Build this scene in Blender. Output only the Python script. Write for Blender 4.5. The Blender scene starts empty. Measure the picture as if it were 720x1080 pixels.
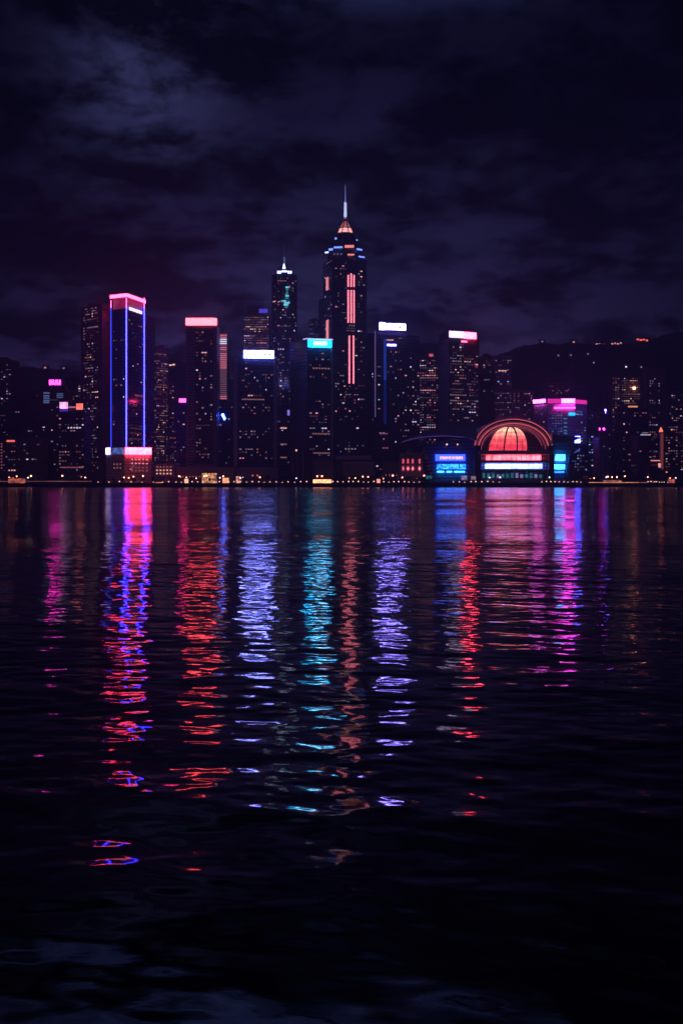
import bpy, math, random
import numpy as np
from mathutils import Vector
random.seed(11)
rng = np.random.default_rng(5)
R = math.radians
C = bpy.context.scene.collection
SC = bpy.context.scene

# ------------------------------------------------------------------ camera frame
F, CX, HY, CH = 1271.0, 360.0, 511.0, 3.0
GZ = 4.0                                   # level of the reclaimed waterfront
def px(x, Y): return (x - CX) / F * Y
def pz(y, Y): return CH + (HY - y) / F * Y

# ------------------------------------------------------------------ mesh helper
class MB:
    def __init__(s): s.v, s.f, s.uv = [], [], []
    def face(s, pts, uvs=None):
        i = len(s.v); s.v += [tuple(p) for p in pts]
        s.f.append(tuple(range(i, i + len(pts))))
        s.uv += uvs if uvs else [(p[0], p[2]) for p in pts]
    def prism(s, poly, z0, z1, cap=True):
        n = len(poly); u = 0.0
        for i in range(n):
            a, b = poly[i], poly[(i + 1) % n]
            L = math.hypot(b[0] - a[0], b[1] - a[1])
            s.face([(a[0], a[1], z0), (b[0], b[1], z0), (b[0], b[1], z1), (a[0], a[1], z1)],
                   [(u, z0), (u + L, z0), (u + L, z1), (u, z1)])
            u += L
        if cap:
            s.face([(p[0], p[1], z1) for p in poly], [(-50, -50)] * n)
            s.face([(p[0], p[1], z0) for p in reversed(poly)], [(-50, -50)] * n)
    def box(s, x0, x1, y0, y1, z0, z1): s.prism([(x0, y0), (x1, y0), (x1, y1), (x0, y1)], z0, z1)
    def slab(s, a, b, z0, z1, out=0.0, th=0.6):
        """upright slab on the facet a->b, standing `out` metres in front of it"""
        dx, dy = b[0] - a[0], b[1] - a[1]; L = math.hypot(dx, dy) or 1
        nx, ny = dy / L, -dx / L
        p = [(a[0] + nx * (out + th), a[1] + ny * (out + th)), (b[0] + nx * (out + th), b[1] + ny * (out + th)),
             (b[0] + nx * out, b[1] + ny * out), (a[0] + nx * out, a[1] + ny * out)]
        s.prism(p, z0, z1)
    def frustum(s, cx, cy, r0, r1, z0, z1, n=8, rot=None):
        rot = math.pi / n if rot is None else rot
        lo = [(cx + r0 * math.cos(rot + 2 * math.pi * k / n), cy + r0 * math.sin(rot + 2 * math.pi * k / n), z0) for k in range(n)]
        hi = [(cx + r1 * math.cos(rot + 2 * math.pi * k / n), cy + r1 * math.sin(rot + 2 * math.pi * k / n), z1) for k in range(n)]
        for k in range(n):
            j = (k + 1) % n
            s.face([lo[k], lo[j], hi[j], hi[k]], [(k * 4, z0), (k * 4 + 4, z0), (k * 4 + 4, z1), (k * 4, z1)])
        s.face(hi); s.face(list(reversed(lo)))
    def bar(s, a, b, w):
        """square bar between two points"""
        a, b = Vector(a), Vector(b); d = (b - a).normalized()
        up = Vector((0, 0, 1)) if abs(d.z) < .9 else Vector((0, 1, 0))
        e1 = d.cross(up).normalized() * w / 2; e2 = d.cross(e1).normalized() * w / 2
        q = [e1 + e2, e1 - e2, -e1 - e2, -e1 + e2]
        for k in range(4):
            j = (k + 1) % 4
            s.face([a + q[k], a + q[j], b + q[j], b + q[k]])
        s.face([a + x for x in reversed(q)]); s.face([b + x for x in q])
    def ball(s, c, r, n=8, m=5):
        P = lambda i, j: (c[0] + r * math.sin(math.pi * j / m) * math.cos(2 * math.pi * i / n),
                          c[1] + r * math.sin(math.pi * j / m) * math.sin(2 * math.pi * i / n), c[2] + r * math.cos(math.pi * j / m))
        for j in range(m):
            for i in range(n):
                s.face([P(i, j), P(i, j + 1), P(i + 1, j + 1), P(i + 1, j)] if 0 < j < m - 1 else
                       ([P(i, j), P(i, j + 1), P(i + 1, j + 1)] if j == 0 else [P(i, j), P(i, j + 1), P(i + 1, j)]))
    def mesh(s, name, mat, origin=(0, 0, 0)):
        me = bpy.data.meshes.new(name)
        o = origin
        me.from_pydata([(v[0] - o[0], v[1] - o[1], v[2] - o[2]) for v in s.v], [], s.f)
        uvl = me.uv_layers.new(name='facade')
        uvl.data.foreach_set('uv', np.array(s.uv, dtype=np.float32).ravel())
        me.materials.append(mat)
        return me
    def build(s, name, mat, parent=None, origin=None):
        if origin is None:
            origin = root_of(parent).location if parent else (0, 0, 0)
        o = bpy.data.objects.new(name, s.mesh(name, mat, origin)); C.objects.link(o)
        if parent: o.parent = parent
        return o

def root_of(o):
    while o.parent: o = o.parent
    return o
used_labels = {}
def tag(o, label=None, cat=None, group=None, kind=None):
    if label: o['label'] = label; used_labels.setdefault(label, []).append(o.name)
    if cat: o['category'] = cat
    if group: o['group'] = group
    if kind: o['kind'] = kind
    return o
def thing(name, loc, label, cat, group=None):
    o = bpy.data.objects.new(name, None); C.objects.link(o); o.location = loc
    o.empty_display_size = .5
    return tag(o, label, cat, group)
def copy_thing(o, loc, label=None, group=None, rotz=0, scale=1):
    c = o.copy(); C.objects.link(c); c.location = loc; c.rotation_euler.z = rotz; c.scale = (scale,) * 3
    if label: c['label'] = label
    if group: c['group'] = group
    for ch in list(o.children):
        d = ch.copy(); C.objects.link(d); d.parent = c
        for g in list(ch.children):
            e = g.copy(); C.objects.link(e); e.parent = d
    return c

# ------------------------------------------------------------------ materials
def new_mat(name):
    m = bpy.data.materials.new(name); m.use_nodes = True
    nt = m.node_tree; b = nt.nodes['Principled BSDF']
    return m, nt, b
def N(nt, t, **k):
    n = nt.nodes.new(t)
    for a, v in k.items(): setattr(n, a, v)
    return n
def math_node(nt, op, a, b=None, c=None):
    n = N(nt, 'ShaderNodeMath', operation=op)
    for i, v in enumerate((a, b, c)):
        if v is None: continue
        if isinstance(v, (int, float)): n.inputs[i].default_value = v
        else: nt.links.new(v, n.inputs[i])
    return n.outputs[0]
def plain(name, col, rough=.6, metal=0.0, noise=.35, scale=.25):
    m, nt, b = new_mat(name)
    tc = N(nt, 'ShaderNodeTexCoord'); nz = N(nt, 'ShaderNodeTexNoise'); nz.inputs['Scale'].default_value = scale; nz.inputs['Detail'].default_value = 6
    nt.links.new(tc.outputs['Object'], nz.inputs['Vector'])
    mx = N(nt, 'ShaderNodeMix', data_type='RGBA')
    mx.inputs[6].default_value = (*[c * (1 - noise) for c in col], 1); mx.inputs[7].default_value = (*[min(1, c * (1 + noise)) for c in col], 1)
    nt.links.new(nz.outputs['Fac'], mx.inputs[0]); nt.links.new(mx.outputs[2], b.inputs['Base Color'])
    b.inputs['Roughness'].default_value = rough; b.inputs['Metallic'].default_value = metal
    return m
def facade(name, wall, glass, cw, fh, gw=.7, gh=.6, rough=.65):
    """a wall with a regular grid of unlit window glass, in metres of the facade's own coordinates"""
    m, nt, b = new_mat(name)
    uv = N(nt, 'ShaderNodeUVMap', uv_map='facade'); sp = N(nt, 'ShaderNodeSeparateXYZ'); nt.links.new(uv.outputs[0], sp.inputs[0])
    fu = math_node(nt, 'FRACT', math_node(nt, 'DIVIDE', sp.outputs[0], cw)); fv = math_node(nt, 'FRACT', math_node(nt, 'DIVIDE', sp.outputs[1], fh))
    mu = math_node(nt, 'LESS_THAN', math_node(nt, 'ABSOLUTE', math_node(nt, 'SUBTRACT', fu, .5)), gw / 2)
    mv = math_node(nt, 'LESS_THAN', math_node(nt, 'ABSOLUTE', math_node(nt, 'SUBTRACT', fv, .5)), gh / 2)
    mk = math_node(nt, 'MULTIPLY', mu, mv)
    nz = N(nt, 'ShaderNodeTexNoise'); nz.inputs['Scale'].default_value = .06; nz.inputs['Detail'].default_value = 7
    nt.links.new(uv.outputs[0], nz.inputs['Vector'])
    w = N(nt, 'ShaderNodeMix', data_type='RGBA'); w.inputs[6].default_value = (*[c * .55 for c in wall], 1); w.inputs[7].default_value = (*[c * 1.3 for c in wall], 1)
    nt.links.new(nz.outputs['Fac'], w.inputs[0])
    mx = N(nt, 'ShaderNodeMix', data_type='RGBA'); mx.inputs[7].default_value = (*glass, 1)
    nt.links.new(mk, mx.inputs[0]); nt.links.new(w.outputs[2], mx.inputs[6]); nt.links.new(mx.outputs[2], b.inputs['Base Color'])
    r = N(nt, 'ShaderNodeMapRange'); r.inputs[3].default_value = rough; r.inputs[4].default_value = .12
    nt.links.new(mk, r.inputs[0]); nt.links.new(r.outputs[0], b.inputs['Roughness'])
    return m
def glow(name, col, strength=1.0, lights=True, patch=0.0, pscale=.15):
    m, nt, b = new_mat(name)
    nt.nodes.remove(b)
    e = N(nt, 'ShaderNodeEmission'); e.inputs[0].default_value = (*col, 1); e.inputs[1].default_value = strength
    if patch:                                   # uneven lamps behind a lit panel
        tc = N(nt, 'ShaderNodeTexCoord'); nz = N(nt, 'ShaderNodeTexNoise'); nz.inputs['Scale'].default_value = pscale; nz.inputs['Detail'].default_value = 3
        nt.links.new(tc.outputs['Object'], nz.inputs['Vector'])
        r = N(nt, 'ShaderNodeMapRange'); r.inputs[1].default_value = .35; r.inputs[2].default_value = .65
        r.inputs[3].default_value = strength * (1 - patch); r.inputs[4].default_value = strength * (1 + patch)
        nt.links.new(nz.outputs['Fac'], r.inputs[0]); nt.links.new(r.outputs[0], e.inputs[1])
    nt.links.new(e.outputs[0], nt.nodes['Material Output'].inputs[0])
    m.cycles.emission_sampling = 'FRONT' if lights else 'NONE'
    return m

M = {
 'glass':   facade('dark_curtain_wall', (.10, .10, .13), (.015, .016, .03), 3.0, 3.6, .82, .70, .45),
 'bluegl':  facade('blue_curtain_wall', (.08, .10, .18), (.015, .02, .05), 2.4, 3.8, .86, .74, .35),
 'palegl':  facade('pale_hotel_facade', (.55, .5, .55), (.05, .05, .07), 3.2, 3.4, .5, .42, .7),
 'conc':    facade('grey_concrete_facade', (.26, .25, .28), (.02, .02, .03), 3.4, 3.4, .55, .48, .75),
 'resi':    facade('housing_facade', (.20, .18, .20), (.02, .02, .03), 3.0, 3.0, .42, .46, .8),
 'dark':    facade('black_facade', (.055, .05, .07), (.012, .012, .02), 3.2, 3.5, .7, .55, .55),
 'rib':     facade('banded_concrete', (.33, .30, .34), (.03, .03, .04), 40, 3.5, .96, .42, .7),
 'fin':     facade('finned_wall', (.38, .33, .36), (.03, .025, .035), 3.0, 60, .5, .9, .7),
 'plain':   plain('plaster', (.28, .26, .29), .8),
 'pale':    plain('pale_cladding', (.45, .42, .48), .55),
 'black':   plain('black_metal', (.03, .03, .04), .5),
 'steel':   plain('painted_steel', (.30, .30, .36), .4, .4),
 'roof':    plain('roof_felt', (.07, .07, .08), .9),
 'shell':   plain('aluminium_roof', (.42, .42, .52), .45, .2),
 'stone':   plain('granite_paving', (.16, .15, .15), .85),
 'wallst':  plain('seawall_stone', (.09, .085, .09), .9, 0, .5, .6),
 'bark':    plain('bark', (.05, .038, .03), .9),
 'leaf':    plain('leaf', (.035, .055, .025), .7, 0, .6, 1.5),
 'hill':    plain('wooded_hillside', (.035, .045, .03), .95, 0, .6, .02),
}
# lit rooms: colour families with three levels each
WCOL = {'peach': (1, .44, .43), 'rose': (1, .27, .36), 'warm': (1, .42, .27), 'lav': (.78, .62, 1.0), 'white': (1, .72, .80), 'blue': (.25, .42, 1.0), 'cyan': (.12, .75, 1.0), 'red': (1, .12, .14)}
WLEV = (.11, .34, 1.35)
WMESH = {}
def win_mesh(c, l):
    if (c, l) not in WMESH:
        m = glow(f'lit_room_{c}_{("dim", "mid", "bright")[l]}', WCOL[c], WLEV[l], lights=False)
        b = MB(); b.box(-.5, .5, -.12, 0, -.5, .5)
        WMESH[(c, l)] = b.mesh('window', m)
    return WMESH[(c, l)]
PAL = {
 'mix':  [('peach', 5), ('lav', 5), ('white', 4), ('rose', 3)],
 'rosy': [('rose', 6), ('peach', 5), ('lav', 3), ('white', 1)],
 'warm': [('warm', 6), ('peach', 5), ('white', 2)],
 'cool': [('lav', 6), ('white', 3), ('blue', 3), ('peach', 2)],
 'blue': [('blue', 6), ('lav', 3), ('cyan', 2)],
 'pink': [('red', 3), ('rose', 6), ('peach', 2)],
}
def pick(pal):
    p = PAL[pal]; t = random.random() * sum(w for _, w in p)
    for c, w in p:
        t -= w
        if t <= 0: return c
    return p[0][0]

class Tower:
    def __init__(s, name, label, chain, top, depth=36, mat='glass', cat='skyscraper', base=None, group=None, wall='wall', plant=True):
        """chain: visible footprint corners, left to right, as (photo column, distance); top: photo row of the roof at the nearest corner"""
        s.pts = [(px(x, Y), Y) for x, Y in chain]
        s.Y = min(Y for _, Y in chain); s.chain = chain
        s.z1 = pz(top, s.Y); s.z0 = GZ if base is None else pz(base, s.Y)
        cx = (s.pts[0][0] + s.pts[-1][0]) / 2
        s.root = thing(name, (cx, s.Y + depth / 2, s.z0), label, cat, group)
        if len(chain) == 3:       # corner seen: close the parallelogram
            a, b, c = s.pts
            s.poly = [a, b, c, (a[0] + c[0] - b[0], a[1] + c[1] - b[1])]
        else:
            back = max(Y for _, Y in chain) + depth
            s.poly = s.pts + [(s.pts[-1][0] * 1.0, back), (s.pts[0][0] * 1.0, back)]
        b = MB(); b.prism(s.poly, s.z0, s.z1)
        s.wall = b.build(wall, M[mat], s.root)
        s.wins = []
        if plant:
            mx = sum(p[0] for p in s.poly) / len(s.poly); my = sum(p[1] for p in s.poly) / len(s.poly)
            w = abs(s.pts[-1][0] - s.pts[0][0])
            b = MB()
            for k in range(2):
                ww = w * random.uniform(.12, .22); ox = random.uniform(-.2, .2) * w
                b.box(mx + ox - ww, mx + ox + ww, my - 5 + 4 * k, my + 3 + 4 * k, s.z1, s.z1 + random.uniform(2, 4.2) + k * .3)
            b.build('roof_plant', M['roof'], s.root)
    def at(s, f, t):
        a, b = s.pts[f], s.pts[f + 1]; return (a[0] + (b[0] - a[0]) * t, a[1] + (b[1] - a[1]) * t)
    def tx(s, f, x):
        """parameter along facet f whose photo column is x"""
        (xa, Ya), (xb, Yb) = s.chain[f], s.chain[f + 1]
        a, b = s.pts[f], s.pts[f + 1]; u = (x - CX) / F
        den = (b[0] - a[0]) - u * (b[1] - a[1])
        return (u * a[1] - a[0]) / den
    def panel(s, name, f, x0, x1, y0, y1, mat, out=.3, th=.6, parent=None):
        a, b = s.at(f, s.tx(f, x0)), s.at(f, s.tx(f, x1)); Y = (a[1] + b[1]) / 2
        m = MB(); m.slab(a, b, pz(y1, Y), pz(y0, Y), out, th)
        return m.build(name, mat if not isinstance(mat, str) else M[mat], parent or s.root)
    def windows(s, f, x0, x1, y0, y1, d, pal='mix', cw=3.2, fh=3.5, w=.60, h=.42, bright=.12, rows=.5):
        """lit rooms on facet f between photo columns x0..x1 and rows y0..y1 with density d"""
        t0, t1 = s.tx(f, x0), s.tx(f, x1); a, b = s.at(f, t0), s.at(f, t1)
        L = math.hypot(b[0] - a[0], b[1] - a[1]); nc = max(1, int(L / cw)); Y = (a[1] + b[1]) / 2
        zt, zb = pz(y0, Y), pz(y1, Y); nr = max(1, int((zt - zb) / fh))
        dx, dy = (b[0] - a[0]) / L, (b[1] - a[1]) / L; ang = math.atan2(dy, dx)
        colf = [random.uniform(.5, 1.5) for _ in range(nc)]
        for r in range(nr):
            rf = random.choice((.2, .4, .7, 1.0, 1.4, 3.6)) * rows + (1 - rows); prev = None
            for c in range(nc):
                p = 1.7 * d * rf * colf[c] + (.14 * min(1, d * 3) if prev else 0)
                if random.random() < p:
                    if prev and random.random() < .6: col, lev = prev
                    else:
                        col = pick(pal); q = random.random(); lev = 2 if q < bright else (1 if q < .55 else 0)
                    prev = (col, lev)
                    u = (c + .5) * L / nc
                    s.wins.append((a[0] + dx * u + dy * .02, a[1] + dy * u - dx * .02, zt - (r + .5) * fh, L / nc * w * random.choice((.6, .8, 1, 1, 1.3)), fh * h * random.uniform(.75, 1.1), ang, col, lev))
                else: prev = None
    def row(s, f, x0, x1, y, col, lev, n, h=1.9, w=.8):
        a, b = s.at(f, s.tx(f, x0)), s.at(f, s.tx(f, x1)); L = math.hypot(b[0] - a[0], b[1] - a[1]); Y = (a[1] + b[1]) / 2
        dx, dy = (b[0] - a[0]) / L, (b[1] - a[1]) / L
        for c in range(n):
            u = (c + .5) * L / n
            s.wins.insert(0, (a[0] + dx * u, a[1] + dy * u, pz(y, Y), L / n * w, h, math.atan2(dy, dx), col, lev))
    def finish(s, most=100):
        key = lambda q: -(q[3] * q[4] * (1 + 2 * q[7]))
        ws = sorted(s.wins, key=key); o = s.root.location
        for (x, y, z, w, h, a, c, l) in ws[:most]:
            q = bpy.data.objects.new('window', win_mesh(c, l)); C.objects.link(q); q.parent = s.root
            q.location = (x - o.x, y - o.y, z - o.z); q.rotation_euler.z = a; q.scale = (w, 1, h)
        rest = ws[most:]
        if rest:
            b = MB(); idx = []; mats = []
            for (x, y, z, w, h, a, c, l) in rest:
                n0 = len(b.f); ca, sa = math.cos(a) * w / 2, math.sin(a) * w / 2
                b.slab((x - ca, y - sa), (x + ca, y + sa), z - h / 2, z + h / 2, 0, .12)
                m = win_mesh(c, l).materials[0]
                if m not in mats: mats.append(m)
                idx += [mats.index(m)] * (len(b.f) - n0)
            q = b.build('small_windows', mats[0], s.root); q['kind'] = 'stuff'
            for m in mats[1:]: q.data.materials.append(m)
            q.data.polygons.foreach_set('material_index', idx)

# ------------------------------------------------------------------ neon and sign light
G = {
 'pinkcrown': glow('pink_sign_light', (1, .028, .085), 28),
 'pinkwash':  glow('pink_soffit_light', (1, .03, .25), 0.715),
 'peach':     glow('peach_sign_light', (1, .056, .076), 15),
 'podium':    glow('rose_screen_light', (1, .042, .082), 28, patch=.25, pscale=.3),
 'screen':    glow('video_screen_blue', (.10, .16, .55), .8, patch=.8, pscale=.25),
 'screenw':   glow('video_screen_white', (.75, .5, 1), 5),
 'neon':      glow('blue_neon', (.022, .020, 1), 34),
 'neondim':   glow('dim_blue_neon', (.03, .05, 1), 2.4),
 'neonpink':  glow('pink_neon', (1, .12, .38), 6),
 'white':     glow('white_blue_sign_light', (.19, .21, 1), 38),
 'violet':    glow('white_violet_sign_light', (.25, .18, 1), 36),
 'cyan':      glow('cyan_sign_light', (.003, .36, .80), 22),
 'cyanw':     glow('white_cyan_sign_light', (.6, .9, 1), 18),
 'line':      glow('lavender_line_light', (.55, .45, 1), 1.82),
 'faint':     glow('faint_lavender_line', (.5, .38, .95), 0.33),
 'redpink':   glow('rose_sign_light', (1, .036, .080), 34),
 'lilac':     glow('pale_lilac_sign_light', (.75, .55, 1), 3),
 'purple':    glow('purple_screen_light', (.33, .22, 1), 1.05),
 'strip':     glow('pink_tower_strip', (1, .19, .27), 3.2),
 'stripdim':  glow('dim_pink_strip', (1, .28, .36), 1.28),
 'tierblue':  glow('blue_tier_light', (.16, .25, 1), 2.72),
 'tierred':   glow('red_tier_light', (1, .27, .26), 1.53),
 'lantern':   glow('lantern_light', (1, .40, .40), 1.9),
 'spire':     glow('spire_light', (.55, .62, 1), 1.5),
 'needle':    glow('needle_light', (.3, .38, 1), .7),
 'crownw':    glow('crown_white_light', (.55, .6, 1), 3.96),
 'blue':      glow('blue_sign_light', (.05, .14, 1), 3),
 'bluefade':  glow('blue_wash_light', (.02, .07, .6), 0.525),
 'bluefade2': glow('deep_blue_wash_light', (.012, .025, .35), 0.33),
 'orange':    glow('orange_lamp_light', (1, .38, .16), 3.0),
 'orangedim': glow('orange_strip_light', (1, .36, .16), 1.2),
 'lamp':      glow('promenade_lamp_light', (1, .45, .42), 2.3, lights=False),
 'lampw':     glow('street_lamp_light', (1, .27, .16), 14),
 'lampb':     glow('white_lamp_light', (.7, .7, 1), 4, lights=False),
 'magenta':   glow('magenta_light', (1, .03, .55), 20),
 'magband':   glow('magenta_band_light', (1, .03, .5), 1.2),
 'magline':   glow('magenta_line_light', (1, .04, .6), 16),
 'led1':      glow('led_stripe_rose', (1, .25, .38), 0.77, lights=False),
 'led2':      glow('led_stripe_white', (.8, .7, 1), 1.4, lights=False),
 'led3':      glow('led_stripe_dim', (.6, .25, .42), 0.308, lights=False),
 'arc':       glow('arch_neon', (1, .15, .20), 1.15),
 'arcdim':    glow('arch_neon_dim', (1, .12, .20), .5),
 'dlow':      glow('dome_light_low', (1, .05, .10), 1.45, patch=.3, pscale=.2),
 'dlm':     glow('dome_light_low_mid', (1, .095, .13), 1.55, patch=.3, pscale=.2),
 'dmt':     glow('dome_light_mid_top', (1, .31, .26), 1.95, patch=.3, pscale=.2),
 'dmid':      glow('dome_light_mid', (1, .17, .17), 1.7, patch=.3, pscale=.2),
 'dtop':      glow('dome_light_top', (1, .50, .36), 2.2, patch=.25, pscale=.2),
 'redstrip':  glow('red_glass_light', (1, .07, .10), 8, patch=.6, pscale=.1),
 'whitestrip':glow('lavender_glass_light', (.20, .26, 1), 11, patch=.4, pscale=.08),
 'banner':    glow('blue_banner_light', (.02, .05, 1), 6.75),
 'cyanstrip': glow('cyan_glass_light', (.015, .17, 1), 5, patch=.75, pscale=.35),
 'cyanbr':    glow('bright_cyan_glass', (.03, .34, 1), 12.6, patch=.3, pscale=.2),
 'teal':      glow('teal_glass_light', (.05, .35, .5), 0.455, patch=.6, pscale=.3),
 'rosewin':   glow('rose_arch_window', (1, .11, .18), 1.08, lights=False),
 'rosehot':   glow('rose_lamp_light', (1, .18, .25), 3.5, lights=False),
 'inkblue':   glow('sign_letter_violet', (.5, .3, 1), 2.2, lights=False),
 'inkpink':   glow('sign_letter_pink', (1, .4, .8), 3.0, lights=False),
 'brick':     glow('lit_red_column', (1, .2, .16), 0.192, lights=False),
}
INK = plain('sign_letter_dark', (.02, .02, .03), .6)

def strokes(t, parent, f, x0, x1, y0, y1, n, mat, out, seed=1, bold=.38):
    """illegible lettering: short upright and level strokes, as far as the photograph resolves it"""
    rr = random.Random(seed); m = MB(); step = (x1 - x0) / n
    for k in range(n):
        xa = x0 + k * step; a, b = t.at(f, t.tx(f, xa)), t.at(f, t.tx(f, xa + step * .72)); Y = a[1]
        zt, zb = pz(y0, Y), pz(y1, Y); hh = zt - zb
        w = ((b[0] - a[0]) * bold, (b[1] - a[1]) * bold)
        m.slab(a, (a[0] + w[0], a[1] + w[1]), zb, zt, out, .25)
        if rr.random() < .7: m.slab((b[0] - w[0], b[1] - w[1]), b, zb, zb + hh * rr.choice((.5, 1, 1)), out, .25)
        q = rr.choice((0, .42, .8)); m.slab((a[0] + w[0], a[1] + w[1]), (b[0] - w[0], b[1] - w[1]), zb + hh * q, zb + hh * (q + .2), out, .25)
    return m.build('lettering', mat if not isinstance(mat, str) else G[mat], parent)
def xform_pole(t, name, f, x, y0, y1, w, mat, out=.3):
    a = t.at(f, t.tx(f, x)); m = MB(); Y = a[1]
    m.box(a[0] - w / 2, a[0] + w / 2, Y - out - w, Y - out, pz(y1, Y), pz(y0, Y))
    return m.build(name, mat, t.root)

# ================================================================== LEFT SHORE
t = Tower('apartment_tower', 'dark apartment tower cut by the left edge, pale windows near its top', [(-14, 1600), (13.5, 1600)], 379, mat='resi', cat='apartment tower')
t.windows(0, -2, 12, 381, 500, .09, 'cool', 3, 3.2, bright=.2); t.finish()
t = Tower('apartment_block', 'low dark block at the left edge with a short red sign on its roof', [(-8, 1430), (17.5, 1430)], 463.5, mat='resi', cat='apartment block')
t.panel('sign', 0, 7.5, 16, 464.2, 466, glow('small_red_sign', (1, .16, .14), 1.6))
t.row(0, 1, 3, 470, 'rose', 0, 1)
for k in range(9): t.row(0, 1, 3, 468 + 3.2 * k, 'rose', 1, 1, 1.4)
t.windows(0, 3, 17, 469, 500, .10, 'rosy', 3, 3.2); t.finish()
t = Tower('office_tower', 'nearly black office tower behind the low blocks at far left', [(15, 1560), (44, 1560)], 414, mat='dark')
t.windows(0, 16, 43, 416, 500, .025, 'cool'); t.finish()
t = Tower('apartment_block', 'low dark block with few lit rooms right of the red roof sign', [(18, 1420), (43, 1420)], 462, mat='resi', cat='apartment block')
t.windows(0, 19, 42, 464, 500, .07, 'mix'); t.finish()
t = Tower('hotel_tower', 'dark hotel tower with small pink rooftop sign and blue lit floors', [(43.5, 1480), (69, 1480)], 409, mat='dark')
sg = t.panel('sign', 0, 51.5, 64.5, 400.2, 406.2, 'black', out=-2, th=.5)
strokes(t, sg, 0, 52, 64.5, 400.6, 405.8, 6, G['magenta'], -1.4, 3)
t.panel('sign_post', 0, 53, 54, 406, 409, 'black', out=-2, th=.4); t.panel('sign_post', 0, 62, 63, 406, 409, 'black', out=-2, th=.4)
for y in (414.5, 417.5, 420, 422.5, 424.5): t.row(0, 46, 52.5, y, 'blue', 1, 2, 2.0, .92)
for y in (415.3, 417.2, 419.2): t.row(0, 60, 67, y, 'blue', 1, 3, 1.2, .95)
t.row(0, 52.5, 62, 421.8, 'blue', 0, 4, 1.0, .95)
t.windows(0, 45, 68, 428, 500, .03, 'cool'); t.finish()
t = Tower('office_block', 'mid height block topped by a white lilac screen and an orange screen', [(61.5, 1400), (89.5, 1400)], 434, mat='glass', cat='office block')
sg = t.panel('sign', 0, 63, 71.7, 424, 431, glow('lilac_screen_light', (.9, .42, .8), 2.2, patch=.35, pscale=.2), out=-1)
t.panel('sign', 0, 80.5, 87.5, 425.5, 432, glow('orange_screen_light', (1, .17, .13), 2.0, patch=.2), out=-1)
t.panel('sign_base', 0, 63, 71.7, 431.2, 433.9, glow('violet_base_light', (.12, .06, .9), .6), out=-1, th=.4)
t.panel('roof_light', 0, 72, 80, 428.6, 430.2, glow('rose_beam_light', (1, .25, .6), .7), out=-1, th=.3)
t.panel('sign_post', 0, 83, 85, 432.1, 434, 'black', out=-1, th=.4)
t.windows(0, 62, 89, 440, 500, .13, 'rosy', bright=.1); t.row(0, 64, 88, 493, 'rose', 1, 9, 1.5); t.finish()
t = Tower('office_tower', 'slim dark tower right behind the orange screen with white windows up top', [(69.5, 1560), (89, 1560)], 398, mat='dark')
t.windows(0, 80, 88, 406, 424, .5, 'cool', 2.6, 3.2); t.windows(0, 71, 79, 404, 424, .2, 'warm', 2.6, 3.2); t.finish()
t = Tower('skyscraper', 'broad black twin slab tower left of the blue neon outlined tower', [(85.5, 1530), (108, 1500), (119, 1512)], 320.5, mat='resi')
b = MB(); b.prism([(px(108, 1497), 1497), (px(121, 1505), 1505), (px(121, 1505), 1540), (px(108, 1497), 1540)], GZ, pz(326.5, 1497)); b.build('side_wing', M['resi'], t.root)
t.windows(0, 88, 104, 324, 500, .17, 'mix', 3.2, 3.4, rows=.4); t.windows(1, 109, 118, 334, 500, .18, 'rosy', 3, 3.4)
for y in (482, 485): t.row(0, 88, 96, y, 'peach', 2, 3, 1.8)
t.finish()

# blue neon tower, seen on its corner
t = Tower('skyscraper', 'tower outlined by three blue neon lines under a glowing pink crown', [(117, 1413), (134, 1400), (153, 1450)], 325.5, mat='bluegl', plant=False)
b = MB(); b.prism([(px(153.3, 1452), 1452), (px(159.5, 1460), 1460), (px(159.5, 1460), 1490), (px(150, 1475), 1475)], GZ, pz(332, 1452)); b.build('side_wing', M['dark'], t.root)
zc = pz(314.0, 1400)
core = [(p[0] * .999 + (0 if i != 1 else 0), p[1] + (6, 4, 6, -2)[i]) for i, p in enumerate(t.poly)]
cxm = sum(p[0] for p in t.poly) / 4; cym = sum(p[1] for p in t.poly) / 4
inner = [((p[0] - cxm) * .86 + cxm, (p[1] - cym) * .86 + cym) for p in t.poly]
b = MB(); b.prism(inner, t.z1, pz(311, 1400)); b.build('sky_lobby', plain('pale_crown_wall', (.5, .42, .5), .6), t.root)
outer = [((p[0] - cxm) * 1.0 + cxm, (p[1] - cym) * 1.0 + cym) for p in t.poly]
b = MB(); b.prism(outer, pz(313.4, 1400), pz(310.2, 1400)); crown = b.build('crown', M['black'], t.root)
b = MB()
for i in range(4): b.slab(outer[i], outer[(i + 1) % 4], pz(313.0, 1400), pz(309.6, 1400), .1, .9)
b.build('crown_sign', G['pinkcrown'], crown)
b = MB(); b.prism([((p[0] - cxm) * .93 + cxm, (p[1] - cym) * .93 + cym) for p in t.poly], pz(314.3, 1400), pz(313.6, 1400)); b.build('soffit_light', G['pinkwash'], crown)
sg = t.panel('sign', 1, 136.5, 149.5, 326.2, 329.2, G['lilac'], .2, .6)
for f, x, g1 in ((0, 117.35, 'neondim'), (0, 133.6, 'neon'), (1, 152.4, 'neon')):
    xform_pole(t, 'neon_tube', f, x, 325, 472, (.85 if g1 == 'neondim' else 1.05), G[g1], .3)
    xform_pole(t, 'crown_column', f, x, 314 if x > 118 else 317, 324.8, .9, G['neonpink'], .3)
t.windows(0, 119, 132, 332, 470, .035, 'mix'); t.windows(1, 136, 151, 332, 470, .05, 'mix', bright=.2)
t.row(1, 142, 153, 417.5, 'rose', 1, 4, 1.6)
for y in (452, 457, 463): t.row(1, 137, 150, y, 'rose', 0, 3, 1.5)
t.finish()
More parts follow.
